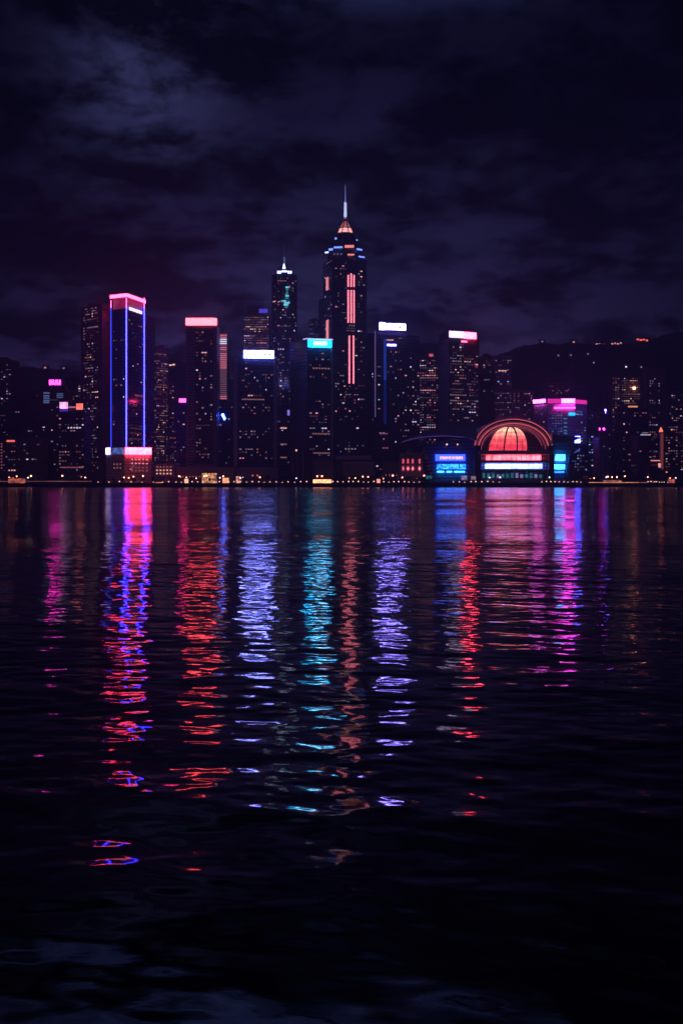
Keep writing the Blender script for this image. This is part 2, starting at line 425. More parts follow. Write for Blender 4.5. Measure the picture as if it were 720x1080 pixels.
t = Tower('podium_building', 'wide low podium carrying a bright rose video screen under the neon tower', [(112, 1384), (131.5, 1372), (160, 1384)], 471.5, mat='palegl', cat='podium building', plant=False)
sg = t.panel('screen', 1, 132, 159.3, 472.2, 479.3, G['podium'], 1.5, 1.6)
t.panel('screen', 0, 112.2, 117, 472.3, 479.2, G['screenw'], .3, .8); t.panel('screen', 0, 117.2, 131, 472.3, 479, G['screen'], .3, .8)
for y in (484.5, 488.8, 493.2, 496.5): t.row(1, 137.5, 157, y, 'rose', 2 if y < 490 else 1, 5, 1.5, .55)
for y in (489.5, 493.5): t.row(0, 119, 129, y, 'peach', 1, 3, 1.3, .5)
t.windows(1, 134, 159, 482, 500, .14, 'pink', 3, 4); t.finish()
t = Tower('apartment_tower', 'housing tower full of small lit windows right of the neon tower', [(158, 1540), (165, 1530), (178, 1545)], 366, mat='resi', cat='apartment tower')
t.windows(1, 165, 177, 370, 488, .34, 'warm', 2.6, 3.0); t.windows(0, 158.5, 164.5, 370, 488, .2, 'mix', 2.6, 3.0); t.finish()
t = Tower('office_block', 'low office block with warm white windows between podium and red topped tower', [(161, 1400), (184, 1400)], 489, mat='palegl', cat='office block')
for y in (492.5, 496, 499.5): t.row(0, 164, 182, y, 'warm', 2 if y > 494 else 1, 5, 1.6, .5)
t.finish()
t = Tower('apartment_tower', 'slender unlit tower behind the small pink sign', [(178.5, 1720), (186, 1720)], 402, mat='resi', cat='apartment tower')
t.windows(0, 179, 186, 404, 490, .12, 'mix', 2.8, 3.2); t.finish()
t = Tower('office_block', 'dark narrow block with a small bright pink sign, left of the red topped tower', [(185.5, 1480), (199.5, 1480)], 425.5, mat='dark', cat='office block')
t.panel('sign', 0, 189, 197.6, 420.3, 424.4, glow('hot_pink_sign', (1, .03, .2), 16), -1, .8); t.panel('sign_base', 0, 190, 197, 424.5, 425.6, 'black', -1, .5)
t.windows(0, 187, 198, 428, 500, .05, 'mix'); t.finish()
# red topped tower
t = Tower('skyscraper', 'slab tower wearing a broad peach red light box across its roof', [(196.2, 1410), (228.6, 1410)], 343.2, depth=40, mat='conc', plant=False)
b = MB(); b.slab((px(196, 1410), 1410), (px(228.6, 1410), 1410), pz(342.8, 1410), pz(335.6, 1410), -3, 4.2); sg = b.build('roof_sign', G['peach'], t.root)
t.panel('glazed_front', 0, 206, 225, 347.5, 489.5, 'glass', .1, .9)
t.panel('pilaster', 0, 197.2, 205.4, 345, 500, 'rib', .1, 1.4); t.panel('pilaster', 0, 225.6, 228.4, 345, 500, 'rib', .1, 1.4)
t.panel('ledge', 0, 205.6, 225.4, 489.7, 491.2, 'pale', .1, 1.6)
t.wins = []
n0 = len(t.wins); t.windows(0, 206.5, 224.5, 349, 488, .11, 'mix', 3.0, 3.4, rows=.8, bright=.15)
t.wins = [(x, y - 1.05, z, w, h, a, c, l) for (x, y, z, w, h, a, c, l) in t.wins]; t.finish()
t = Tower('office_block', 'pale windowless base hall at the foot of the red topped tower', [(186, 1385), (246, 1385)], 492.5, mat='plain', cat='office block', plant=False)
t.row(0, 188, 216, 502.5, 'warm', 1, 8, 1.2, .4); t.finish()
t = Tower('skyscraper', 'slim tower striped with rose and white LED bands', [(228.8, 1480), (239.5, 1480)], 352, mat='dark', plant=False)
yy = 353.0; k = 0
while yy < 421:
    g = 'led2' if 357 < yy < 362 else ('led1' if (yy < 388 and k % 3 != 2) or 376 < yy < 384 or yy > 416 else 'led3')
    t.panel('led_band', 0, 229.6, 239.2, yy, yy + 1.35, G[g], .1, .3); yy += 2.15; k += 1
t.panel('edge_light', 0, 228.8, 229.5, 361, 386, G['bluefade'], .1, .4)
t.windows(0, 230, 239, 423, 492, .1, 'mix'); t.finish()
t = Tower('office_block', 'dark block with one small diamond shaped blue light on its face', [(229.5, 1440), (247, 1440)], 425, mat='bluegl', cat='office block')
Yf = 1439.6; b = MB()
b.face([(px(x, Yf), Yf - .4, pz(y, Yf)) for x, y in ((233.2, 437.2), (236.6, 443.4), (238.2, 441.6), (235.6, 435.8))])
b.face([(px(x, Yf), Yf, pz(y, Yf)) for x, y in ((235.6, 435.8), (238.2, 441.6), (236.6, 443.4), (233.2, 437.2))])
b.build('sign', glow('blue_diamond_light', (.04, .10, 1), 45), t.root)
t.windows(0, 231, 246, 428, 492, .06, 'cool'); t.finish()

# white sign tower
t = Tower('skyscraper', 'dark tower with a long white violet sign at its roof edge, left of centre', [(246, 1410), (291.5, 1418)], 375.5, depth=42, mat='bluegl', plant=False)
b = MB(); b.slab(t.at(0, t.tx(0, 257)), t.at(0, t.tx(0, 288.5)), pz(377.6, 1412), pz(369.6, 1412), .4, 1.6); sg = b.build('sign', G['white'], t.root)
strokes(t, sg, 0, 263, 286, 372.6, 374.9, 9, INK, 2.05, 5, .49)
a = t.at(0, t.tx(0, 260.2)); b = MB(); b.frustum(a[0], a[1] - 2.2, 1.9, 1.9, pz(376, 1410), pz(371.2, 1410), 6); b.build('emblem', glow('sign_emblem_gold', (1, .8, .4), 2.5, False), sg)
t.panel('pilaster', 0, 246.2, 250.4, 377, 492, 'pale', .1, 1.5); t.panel('pilaster', 0, 288.7, 291.4, 379, 492, 'pale', .1, 1.5)
t.windows(0, 252, 288, 381, 490, .065, 'mix', rows=.9, bright=.12); t.row(0, 255, 279, 421.3, 'peach', 1, 9, 1.4); t.finish()
t = Tower('office_block', 'long pale plinth building below the white violet sign tower', [(232, 1392), (293, 1392)], 493, mat='plain', cat='office block', plant=False)
t.row(0, 264, 274, 501.5, 'red', 2, 2, 1.6, .3); t.finish()
# dense windows tower behind
t = Tower('office_tower', 'distant tower dense with orange windows, a crane on its roof', [(256, 1700), (284, 1700)], 332.5, mat='resi', plant=False)
b = MB(); b.box(px(260.5, 1706), px(276, 1706), 1706, 1730, t.z1, pz(322, 1706)); b.build('penthouse', M['dark'], t.root)
t.panel('sign', 0, 273, 282, 325.4, 329.6, glow('violet_blue_sign', (.12, .09, 1), .9), -4, .6); t.panel('sign_post', 0, 277, 278.4, 329.7, 332.6, 'black', -4, .5)
t.windows(0, 257, 283.5, 333.5, 352, .42, 'warm', 2.9, 3.3, bright=.15); t.windows(0, 257, 283.5, 353, 372, .3, 'mix', 2.9, 3.3); t.finish(100)
zr = t.z1
cr = thing('tower_crane', (px(260, 1710), 1702, zr), 'thin tower crane with a long level jib on the orange windowed tower', 'crane')
b = MB(); X0, Y0 = px(258.5, 1702), 1702; zt = pz(317.5, 1702)
for sx in (-.8, .8):
    for sy in (-.8, .8): b.bar((X0 + sx, Y0 + sy, zr), (X0 + sx, Y0 + sy, zt), .3)
for k in range(int((zt - zr) / 2)): b.bar((X0 - .8, Y0 - .8, zr + 2 * k), (X0 + .8, Y0 - .8, zr + 2 * k + 2), .2)
b.build('mast', M['steel'], cr)
b = MB(); xa, xb = px(243, 1702), px(287, 1702)
b.bar((xa, Y0, zt), (xb, Y0, zt), .45); b.bar((X0 - 6, Y0, zt + 1.8), (xb - 10, Y0, zt + 1.8), .3)
for k in range(14): b.bar((X0 + k * 2.6, Y0, zt), (X0 + k * 2.6 + 1.3, Y0, zt + 1.8), .2)
b.build('jib', M['steel'], cr)
b = MB(); b.bar((X0, Y0, zt), (X0, Y0, zt + 7), .5); b.bar((X0, Y0, zt + 7), (xb - 12, Y0, zt + 1.8), .2); b.bar((X0, Y0, zt + 7), (xa + 2, Y0, zt), .2); b.build('tie_mast', M['steel'], cr)
b = MB(); b.box(xa, xa + 4, Y0 - 1, Y0 + 1, zt - 3, zt - .3); b.build('counterweight', M['wallst'], cr)
b = MB(); b.box(X0 + 1, X0 + 3, Y0 - 1, Y0 + 1, zt - 2.4, zt - .3); b.build('cab', M['pale'], cr)
# octagonal tower with lit crown
t = Tower('skyscraper', 'slim octagonal tower with white lit crown, mast and cyan shapes', [(286.5, 1662), (292, 1650), (307.5, 1650), (313, 1662)], 288.5, depth=20, mat='bluegl', plant=False)
Yc = 1668; cxx = px(299.8, Yc)
b = MB(); b.frustum(cxx, Yc, 13.5, 9.5, t.z1, pz(285.5, Yc), 8); b.frustum(cxx, Yc, 9, 2.2, pz(285.5, Yc), pz(278, Yc), 8); b.build('crown', M['bluegl'], t.root)
b = MB()
for xa, xb in ((292.2, 296.5), (296.8, 302.8), (303.2, 307.6)): b.slab((px(xa, 1648), 1649), (px(xb, 1648), 1649), pz(288.4 if xa < 294 or xa > 303 else 287, 1648), pz(285.6 if xa < 294 or xa > 303 else 285.2, 1648), .2, .5)
b.build('crown_light', G['crownw'], t.root); b = MB(); b.frustum(cxx, Yc - 9, 2.6, 1.0, pz(284.5, Yc), pz(279.5, Yc), 6); b.build('crown_lantern', G['crownw'], t.root)
b = MB(); b.frustum(cxx, Yc, 1.5, 1.2, pz(278.2, Yc), pz(271, Yc), 6); b.build('glowing_mast_foot', glow('mast_foot_glow', (.3, .4, 1), .35), t.root)  # lower mast emits faint blue in place of crown light falling on it
b = MB(); b.frustum(cxx, Yc, 1.1, .5, pz(271, Yc), pz(257, Yc), 6); b.build('mast', M['pale'], t.root)
for y, xa, xb, c in ((303, 301, 304.5, 2), (305.5, 301.5, 304, 1), (308, 301.6, 303.8, 1), (310, 301.6, 303.8, 1), (312, 301, 304.6, 2), (314.5, 300.6, 304.2, 1), (317.5, 297, 302.2, 2), (319.4, 299.5, 305.5, 2), (321.5, 299, 304, 2), (324, 300, 303.5, 1)):
    t.row(1, xa, xb, y, 'cyan', c, 1, 2.4, 1)
t.row(1, 294, 306, 317.8, 'white', 1, 4, 1.6, .5); t.row(1, 303, 307, 302.4, 'lav', 1, 1, 2); t.row(0, 287.5, 291, 318, 'peach', 2, 1, 1.6)
t.row(1, 294, 306.5, 344, 'peach', 0, 5, 1.4)
t.windows(1, 292.5, 307, 292, 490, .10, 'mix', 3, 3.6); t.windows(2, 308, 312.5, 292, 420, .09, 'cool', 3, 3.6); t.windows(0, 287, 291.5, 292, 440, .08, 'cool', 3, 3.6); t.finish()
t = Tower('office_block', 'narrow block between two towers bearing a purple screen', [(289, 1450), (314, 1450)], 428, mat='bluegl', cat='office block')
t.panel('screen', 0, 303, 313.2, 432.4, 438.2, G['purple'], .2, .6)
for y in (451.5, 468.5, 482.5): t.row(0, 295.5, 302.5, y, 'peach', 2 if y < 460 else 1, 3, 1.6)
t.windows(0, 293, 312, 440, 492, .05, 'mix'); t.finish()
# cyan sign tower
t = Tower('skyscraper', 'dark corner tower with a bright cyan sign under a pale roof line', [(305.5, 1440), (324, 1402), (351, 1412)], 357.3, mat='bluegl', plant=False)
sg = t.panel('sign', 1, 324.6, 348.8, 358.6, 366.4, G['cyan'], .9, 1.4)
strokes(t, sg, 1, 330.3, 344.5, 360.4, 363.9, 6, G['cyanw'], 2.35, 7)
b = MB(); b.slab(t.pts[1], t.pts[2], t.z1 - .2, t.z1 + .8, .1, .8); b.slab(t.at(0, .8), t.pts[1], t.z1 - .2, t.z1 + .8, .1, .8); b.build('roof_line', G['line'], t.root)
t.panel('pilaster', 1, 348.9, 350.9, 368, 484, 'pale', .1, 1.0)
t.windows(1, 326, 348, 371, 484, .085, 'mix', rows=.9, bright=.12)
for y, n in ((388.5, 6), (457.5, 7), (477.8, 9)): t.row(1, 329, 348, y, 'peach', 1, n, 1.5, .7)
t.finish()
t = Tower('office_block', 'grey colonnaded base with pale uprights beneath the cyan sign tower', [(306, 1392), (330, 1392)], 476, mat='dark', cat='office block', plant=False)
for x in (308.4, 313.6, 319.4): t.panel('column', 0, x - .45, x + .45, 476.5, 502, 'pale', .2, .8)
t.panel('lamp', 0, 311.6, 313.2, 474.2, 475.8, G['lamp'], .2, .5); t.finish()
t = Tower('office_block', 'low ribbed grey hall on the waterfront behind the orange lit pier', [(330.5, 1388), (352, 1388)], 484.5, mat='fin', cat='office block', plant=False)
t.row(0, 333, 341, 501.5, 'warm', 1, 3, 1.3, .4); t.finish()

# ================================================================== TALLEST TOWER
t = Tower('skyscraper', 'tallest tower with pink light strips, stepped crown and needle spire', [(340.5, 1530), (350.5, 1490), (386.5, 1506)], 272, mat='bluegl', plant=False)
b = MB(); b.prism([(px(335.8, 1545), 1545), (px(341, 1528), 1528), (px(345, 1560), 1560), (px(339, 1575), 1575)], GZ, pz(316, 1540)); b.build('side_wing', M['bluegl'], t.root)
Yc = 1518; cx0 = px(364, Yc)
b = MB(); b.frustum(cx0, Yc, 24.5, 23.5, t.z1 - .5, pz(262.5, Yc), 8); tier = b.build('crown_tier', M['glass'], t.root)
b = MB(); b.frustum(cx0, Yc, 20.5, 17, pz(262.6, Yc), pz(255, Yc), 8); b.build('crown_tier', M['glass'], t.root)
b = MB(); b.frustum(cx0, Yc, 16, 10.5, pz(255, Yc), pz(247, Yc), 8); b.build('crown_tier', M['glass'], t.root)
b = MB(); b.frustum(cx0, Yc, 10.2, 7.4, pz(247, Yc), pz(241, Yc), 8); lan = b.build('lantern', G['lantern'], t.root); b = MB(); b.frustum(cx0, Yc, 7.4, 2.4, pz(240.9, Yc), pz(233.5, Yc), 8); b.build('lantern_cap', glow('lantern_cap_light', (1, .30, .32), .55), lan)
b = MB()
for k in range(8):
    a = math.pi / 8 + k * math.pi / 4
    q = [(cx0 + (r + .35) * math.cos(a), Yc + (r + .35) * math.sin(a), pz(y, Yc)) for r, y in ((10.6, 247.4), (7.6, 241), (2.5, 233.5), (1.8, 229))]
    for i in range(3): b.bar(q[i], q[i + 1], 1.0)
b.frustum(cx0, Yc, 10.9, 10.9, pz(247.6, Yc), pz(246.4, Yc), 8); b.frustum(cx0, Yc, 8, 7.9, pz(241.4, Yc), pz(240.6, Yc), 8); b.build('rib', plain('spire_steel', (.5, .35, .38), .5), lan)
b = MB(); b.frustum(cx0, Yc, 2.1, 1.55, pz(230, Yc), pz(213.5, Yc), 8); b.build('spire', G['spire'], t.root)
b = MB(); b.frustum(cx0, Yc, .85, .2, pz(213.5, Yc), pz(195, Yc), 6); b.build('needle', G['needle'], t.root)
def tier_light(x0, x1, y0, y1, g, Y, dy=0):
    b = MB(); b.slab((px(x0, Y), Y), (px(x1, Y), Y + dy), pz(y1, Y), pz(y0, Y), 0, .7); b.build('tier_light', G[g], t.root)
tier_light(352.2, 361, 260.2, 261.9, 'tierblue', 1494, -2); tier_light(376, 381.5, 261.8, 263.5, 'tierblue', 1496, 6); tier_light(378, 384, 269.8, 271.2, 'tierblue', 1493, 6)
tier_light(363.4, 373.2, 258.6, 261.2, 'tierred', 1494); tier_light(366.5, 373.5, 267.8, 269.4, 'tierred', 1491.5)
tier_light(343, 346.3, 265.8, 267.2, 'crownw', 1496, -3); tier_light(353, 355, 250.5, 252.6, 'tierblue', 1499); tier_light(346.8, 351, 262.4, 264.6, 'tierblue', 1497, -4); tier_light(375.4, 377, 252.6, 253.8, 'tierblue', 1499)
for k in range(3): tier_light(351.5 + 3.6 * k, 353.6 + 3.6 * k, 267.2, 268.6, 'faint', 1491)
for x in (366.9, 370.0, 373.0):
    t.panel('light_strip', 1, x - .62, x + .62, 290 if x != 370 else 288.4, 302.6, G['strip'], .2, .6); t.panel('light_strip', 1, x - .62, x + .62, 306, 340.5, G['strip'], .2, .6)
for x in (368.1, 372.5): t.panel('light_strip', 1, x - .62, x + .62, 354, 404.5, G['strip'], .2, .6)
t.panel('strip_backing', 1, 368.9, 371.7, 354, 404.5, glow('rose_backing', (1, .03, .12), .07, False), .1, .2)
t.panel('light_strip', 0, 344.2, 346.3, 292.6, 306, G['stripdim'], .2, .6); t.panel('light_strip', 0, 344.4, 346.4, 337.5, 358, G['stripdim'], .2, .6)
t.windows(1, 353, 365.5, 276, 445, .075, 'mix', 3, 3.4, bright=.15); t.windows(1, 374, 385, 276, 445, .10, 'mix', 3, 3.4, bright=.2); t.windows(0, 341, 350, 276, 350, .05, 'cool', 3, 3.4)
t.windows(1, 365, 374.5, 342, 352, .35, 'mix', 2.6, 3.2); t.windows(1, 362, 378, 406, 445, .14, 'rosy', 3, 3.4)
t.finish()
t = Tower('office_tower', 'small blue grey tower peeking out left of the tallest tower', [(325.5, 1640), (337, 1640)], 337, mat='bluegl')
t.windows(0, 326, 336.5, 338.5, 360, .28, 'cool', 2.6, 3.2); t.finish()
t = Tower('office_block', 'black windowless mid rise in front of the tallest tower', [(350.5, 1440), (394, 1440)], 446.5, mat='dark', cat='office block', plant=False)
t.row(0, 363, 376, 473.4, 'white', 1, 4, 1.7, .5); t.windows(0, 352, 393, 450, 485, .015, 'cool'); t.finish()
t = Tower('civic_hall', 'low civic hall fronted by a row of pale upright fins', [(352.5, 1392), (395.5, 1392)], 484.5, mat='dark', cat='civic hall', plant=False)
t.panel('roof_slab', 0, 354, 391, 480.4, 484.3, 'shell', -6, 5)
t.panel('parapet', 0, 361.5, 395, 487.2, 489, 'pale', .2, 1.6)
for k in range(15): t.panel('fin', 0, 362.2 + 2.22 * k, 363.3 + 2.22 * k, 489.1, 501.5, 'pale', .2, 1.3)
t.finish()
t = Tower('office_tower', 'black slab wedged right of the tallest tower', [(384, 1560), (396, 1560)], 351.5, mat='dark', plant=False)
t.windows(0, 388, 395, 356, 470, .02, 'cool'); t.finish()

# ================================================================== RIGHT OF CENTRE
t = Tower('skyscraper', 'dark tower with rounded white sign and a blue vertical wash below it', [(394.5, 1450), (442.5, 1464)], 352.5, depth=40, mat='glass', plant=False)
b = MB(); b.prism([(px(396, 1456), 1456), (px(431.5, 1462), 1462), (px(431.5, 1462), 1490), (px(396, 1456), 1490)], t.z1, pz(348.8, 1456)); b.build('penthouse', M['dark'], t.root)
a, c = t.at(0, t.tx(0, 399.5)), t.at(0, t.tx(0, 427.2)); b = MB()
b.slab(a, c, pz(347.6, 1452), pz(341, 1452), .2, 1.6); e_ = t.at(0, t.tx(0, 405.4)); b.slab(a, e_, pz(347.9, 1452), pz(340.3, 1452), .15, 1.75); sg = b.build('sign', G['violet'], t.root)
t.panel('sign_back_blocker', 0, 398.6, 428.1, 339.9, 348.2, 'black', -.6, .6)  # black panel added to stop the sign's light spilling backwards
for q0, q1 in ((398.6, 399.3), (427.4, 428.1)): t.panel('sign_end_blocker', 0, q0, q1, 339.9, 348.2, 'black', 0, 2.6)  # dark ends added to cut the sign's sideways light
strokes(t, sg, 0, 405.5, 417, 342.6, 344.2, 6, INK, 1.95, 12, .49)
b = MB(); d = t.at(0, t.tx(0, 421.8)); b.slab((d[0] - 1.2, d[1]), (d[0] + 1.2, d[1]), pz(345.9, 1452), pz(343.3, 1452), 1.9, .3); b.build('emblem', glow('sign_emblem_red', (.9, .2, .25), .6, False), sg)
t.panel('edge_light', 0, 395.1, 395.8, 348.5, 440, G['faint'], .2, .6)
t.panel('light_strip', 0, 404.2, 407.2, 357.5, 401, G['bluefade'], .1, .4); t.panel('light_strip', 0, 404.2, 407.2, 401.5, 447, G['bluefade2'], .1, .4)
sg = t.panel('sign', 0, 408, 417.4, 363.2, 364.9, G['violet'], .2, .7); t.row(0, 407.5, 415, 358.6, 'warm', 2, 3, 1.3); t.row(0, 420, 424, 356.6, 'warm', 1, 1, 1.0)
t.panel('sign_wash', 0, 408, 417.4, 365.2, 368.5, G['bluefade2'], .1, .3)  # blue wash under the sign, put in as a dim glowing panel
t.windows(0, 397, 402, 360, 445, .1, 'white' if False else 'cool', 3, 3.6, bright=.2); t.windows(0, 408, 442, 370, 470, .075, 'mix', 3, 3.5, bright=.1); t.finish()
t = Tower('office_block', 'dim boxy block with a red lit window left of the convention centre', [(394, 1400), (414.5, 1400)], 450.5, mat='dark', cat='office block')
t.row(0, 400, 409, 457.4, 'rose', 1, 4, 1.2); t.windows(0, 396, 413, 455, 498, .045, 'mix'); t.finish()
t = Tower('office_tower', 'plain dark tower with few lights left of the blocks over the curved roof', [(414, 1500), (443, 1500)], 408, mat='dark', plant=False)
t.windows(0, 415, 442, 412, 470, .07, 'mix'); t.finish()
t = Tower('apartment_tower', 'apartment tower crowded with pinkish windows, one red light near the roof', [(441, 1560), (463, 1560)], 363, mat='resi', cat='apartment tower')
t.panel('roof_light', 0, 452.2, 456.5, 373.3, 376, glow('red_roof_light', (1, .12, .2), 1.0), .2, .5)
t.windows(0, 442, 462, 379, 470, .36, 'rosy', 2.9, 3.2, bright=.12); t.finish()
t = Tower('skyscraper', 'dark tower with white and hot pink sign wrapped round its roof corner', [(461.5, 1475), (473, 1450), (505, 1466)], 357, mat='resi', plant=False)
b = MB(); b.prism([((p[0] - t.root.location.x) * .93 + t.root.location.x, p[1] + 1.5) for p in t.poly], t.z1, pz(349.5, 1450)); b.build('penthouse', M['dark'], t.root)
t.panel('sign', 1, 473.2, 488.2, 349.4, 356.2, G['lilac'], .2, 1.0); t.panel('sign', 1, 488.4, 501.5, 350.6, 357.4, G['redpink'], .2, 1.0)
t.panel('roof_light', 1, 486, 492, 359.4, 361, G['neonpink'], .2, .5)
t.windows(1, 474, 504, 362, 450, .22, 'mix', 3, 3.4, rows=.7, bright=.14); t.windows(1, 474, 504, 450, 470, .2, 'rosy', 3, 3.4)
t.row(1, 500, 504, 384.5, 'red', 2, 1, 1.8); t.row(1, 500, 504, 387, 'red', 1, 1, 1.8); t.finish()
t = Tower('office_tower', 'squat black block with three white windows right of the pink sign tower', [(504.5, 1500), (521, 1500)], 393, mat='dark', plant=False)
t.row(0, 510, 516, 400.6, 'lav', 1, 3, 1.4, .5); t.windows(0, 506, 520, 402, 470, .025, 'mix'); t.finish()
t = Tower('apartment_tower', 'distant rosy windowed tower peeking over the squat black block', [(508, 1750), (522, 1750)], 375, mat='resi', cat='apartment tower')
t.windows(0, 509, 521, 377, 394, .38, 'rosy', 3, 3.2); t.finish()
t = Tower('apartment_tower', 'distant purple hazed tower with lavender windows before the hillside', [(520.5, 1700), (540, 1700)], 375.5, mat='conc', cat='apartment tower')
t.windows(0, 521.5, 539, 379, 445, .2, 'cool', 3, 3.3, rows=.8); t.row(0, 525, 534, 391, 'peach', 2, 3, 1.6); t.finish()
t = Tower('apartment_tower', 'low hazy tower between the lavender tower and the magenta lit building', [(540.5, 1720), (562, 1720)], 412, mat='conc', cat='apartment tower')
t.windows(0, 541, 561, 414, 450, .16, 'rosy', 3, 3.3); t.finish()

# magenta lit building
t = Tower('hotel_tower', 'hotel tower drenched in magenta light with two roof signs', [(562.5, 1520), (577, 1500), (606, 1500), (618.5, 1518)], 426, depth=25, mat='palegl', plant=False)
t.panel('sign', 0, 563.2, 575.5, 421.4, 425.2, glow('lilac_roof_sign', (1, .10, .9), 12), 1.0, 1.6); t.panel('sign', 1, 591.4, 605.2, 420.8, 425.2, glow('magenta_white_sign', (.8, .035, .70), 40), 1.6, 2.2)
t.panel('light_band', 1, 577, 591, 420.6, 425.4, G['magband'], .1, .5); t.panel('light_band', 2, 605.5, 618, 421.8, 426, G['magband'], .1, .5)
t.panel('light_line', 1, 584, 605.8, 429.6, 430.9, G['magline'], 1.2, 1.2)
sg = t.panel('sign', 1, 599, 606, 435, 438.2, glow('small_cyan_sign', (.03, .5, 1), 2.2), .2, .7)
for y in (441.6, 446.2, 450.4, 454.2, 457): t.row(1, 594, 597.6, y, 'cyan', 1, 1, 1.7, 1)
t.windows(1, 578, 593, 434, 465, .3, 'blue', 3, 3.3); t.windows(0, 564, 576, 430, 460, .1, 'cool', 3, 3.3); t.windows(2, 607, 617, 433, 500, .2, 'blue', 3, 3.3); t.finish()
t = Tower('apartment_tower', 'barely visible unlit tower rising behind the magenta lit hotel', [(574, 1750), (600, 1750)], 404, mat='conc', cat='apartment tower')
t.windows(0, 575, 599, 406, 420, .1, 'rosy', 3, 3.3); t.finish()
t = Tower('office_block', 'block beside the hotel carrying a bright blue white screen', [(600.5, 1420), (620, 1420)], 468, mat='bluegl', cat='office block', plant=False)
t.panel('screen', 0, 605.8, 611.4, 460, 467.2, glow('blue_white_screen', (.05, .06, 1), 60), -.5, .6); t.panel('screen_post', 0, 608, 609.2, 467.3, 468.2, 'black', -.5, .4)
b = MB(); Yf = 1419.5; b.face([(px(x, Yf), Yf - .3, pz(y, Yf)) for x, y in ((604, 478), (611, 472.2), (611, 476))]); b.face([(px(x, Yf), Yf, pz(y, Yf)) for x, y in ((611, 476), (611, 472.2), (604, 478))]); b.build('lit_gable', glow('blue_gable_light', (.12, .2, .9), .5), t.root)
t.windows(0, 602, 619, 479, 498, .2, 'cool', 3, 3.3); t.finish()
t = Tower('office_tower', 'blue tinted slab right of the magenta lit hotel', [(618.8, 1560), (632, 1560)], 434, mat='conc')
t.windows(0, 620, 631, 437, 500, .13, 'blue', 3, 3.4); t.finish()
t = Tower('office_tower', 'dark tower with a pale blue roof beacon and magenta lamps lower down', [(631.5, 1500), (644, 1500)], 436, mat='dark')
a = t.at(0, t.tx(0, 638)); b = MB(); b.bar((a[0], a[1] - .2, t.z1), (a[0], a[1] - .2, t.z1 + 3), .4); b.ball((a[0], a[1] - .2, t.z1 + 4), 1.3); b.build('beacon', glow('blue_beacon_light', (.10, .05, 1), 60), t.root)
for x in (631.8, 636.2): t.panel('lamp', 0, x - (.6 if x < 635 else .9), x + (.6 if x < 635 else .9), 451.4, 453.6, G['magenta'], .2, .5)
t.windows(0, 640, 644, 448, 500, .15, 'cool'); t.finish()
t = Tower('office_block', 'low finned grey block below the magenta lamps', [(631.8, 1420), (642, 1420)], 461, mat='fin', cat='office block', plant=False); t.windows(0, 632, 641, 463, 499, .04, 'cool'); t.finish()
t = Tower('apartment_tower', 'apartment tower with the densest orange windows at right, before the hill', [(644.5, 1720), (675, 1720)], 396.5, mat='resi', cat='apartment tower')
t.windows(0, 645, 653, 398, 455, .32, 'warm', 2.9, 3.2, bright=.2); t.windows(0, 655, 674.5, 398, 428, .42, 'warm', 2.9, 3.2, bright=.2)
b = MB()
a = t.at(0, t.tx(0, 668)); b.ball((a[0], a[1] - 1, pz(409.5, 1720)), 2.2); b.build('lamp', G['lampw'], t.root)
t.finish()
t = Tower('office_tower', 'black tower with an orange line along part of its roof', [(655, 1520), (683, 1520)], 430, mat='dark', plant=False)
t.panel('roof_line', 0, 662, 672, 428, 429.6, G['orangedim'], -1, .5)
t.windows(0, 656, 682, 434, 500, .085, 'mix', rows=.8); t.finish()
t = Tower('apartment_tower', 'tall grey housing tower near the right edge with pale windows', [(677, 1640), (681, 1634), (702, 1640)], 388, mat='conc', cat='apartment tower')
t.windows(1, 684, 698, 393, 500, .17, 'mix', 3, 3.3, rows=.8); t.finish()
t = Tower('office_block', 'low black block with a thin white sign line on its parapet', [(672.5, 1440), (688, 1440)], 459.5, mat='dark', cat='office block', plant=False)
t.panel('sign', 0, 675, 685, 457.9, 459.2, glow('dim_white_sign', (.75, .65, .9), .7), -.6, .5); t.panel('sign', 0, 676.5, 683, 456, 456.9, glow('faint_white_sign', (.75, .65, .9), .35), -.6, .5)
t.windows(0, 673, 687, 462, 500, .06, 'mix'); t.finish()
t = Tower('clock_tower', 'thin red lit tower with a glowing pointed cap near the right edge', [(695.6, 1400), (699.2, 1400)], 455.5, depth=5, mat='plain', cat='tower', plant=False)
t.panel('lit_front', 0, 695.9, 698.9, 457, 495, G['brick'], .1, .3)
b = MB(); b.frustum(px(696.2, 1402), 1401, 2.6, .4, t.z1 + .1, pz(450.5, 1400), 6); b.build('cap', glow('red_cap_light', (1, .22, .12), 1.8), t.root); t.finish()
t = Tower('shop_building', 'small waterfront building with a red and white sign by the thin tower', [(684, 1390), (697, 1390)], 488, mat='dark', cat='shop', plant=False)
t.panel('sign', 0, 685.5, 695.5, 485.2, 486.4, glow('red_eave_light', (1, .25, .2), 1.3), .1, .6); t.panel('window', 0, 693.6, 696.4, 488.6, 493, glow('shop_window_light', (1, .4, .4), 1.2, patch=.4), .1, .3); t.row(0, 686, 693, 490.4, 'red', 0, 3, 1.3); t.finish()
t = Tower('apartment_tower', 'dim apartment tower cut by the right edge with scattered rosy windows', [(700.5, 1500), (726, 1500)], 446, mat='resi', cat='apartment tower')
t.windows(0, 701, 725, 449, 500, .17, 'rosy', 3, 3.3); t.finish()
t = Tower('apartment_tower', 'taller dim tower behind the one cut by the right edge', [(704, 1760), (732, 1760)], 412, mat='conc', cat='apartment tower')
t.windows(0, 705, 730, 416, 446, .1, 'mix', 3, 3.3); t.finish()

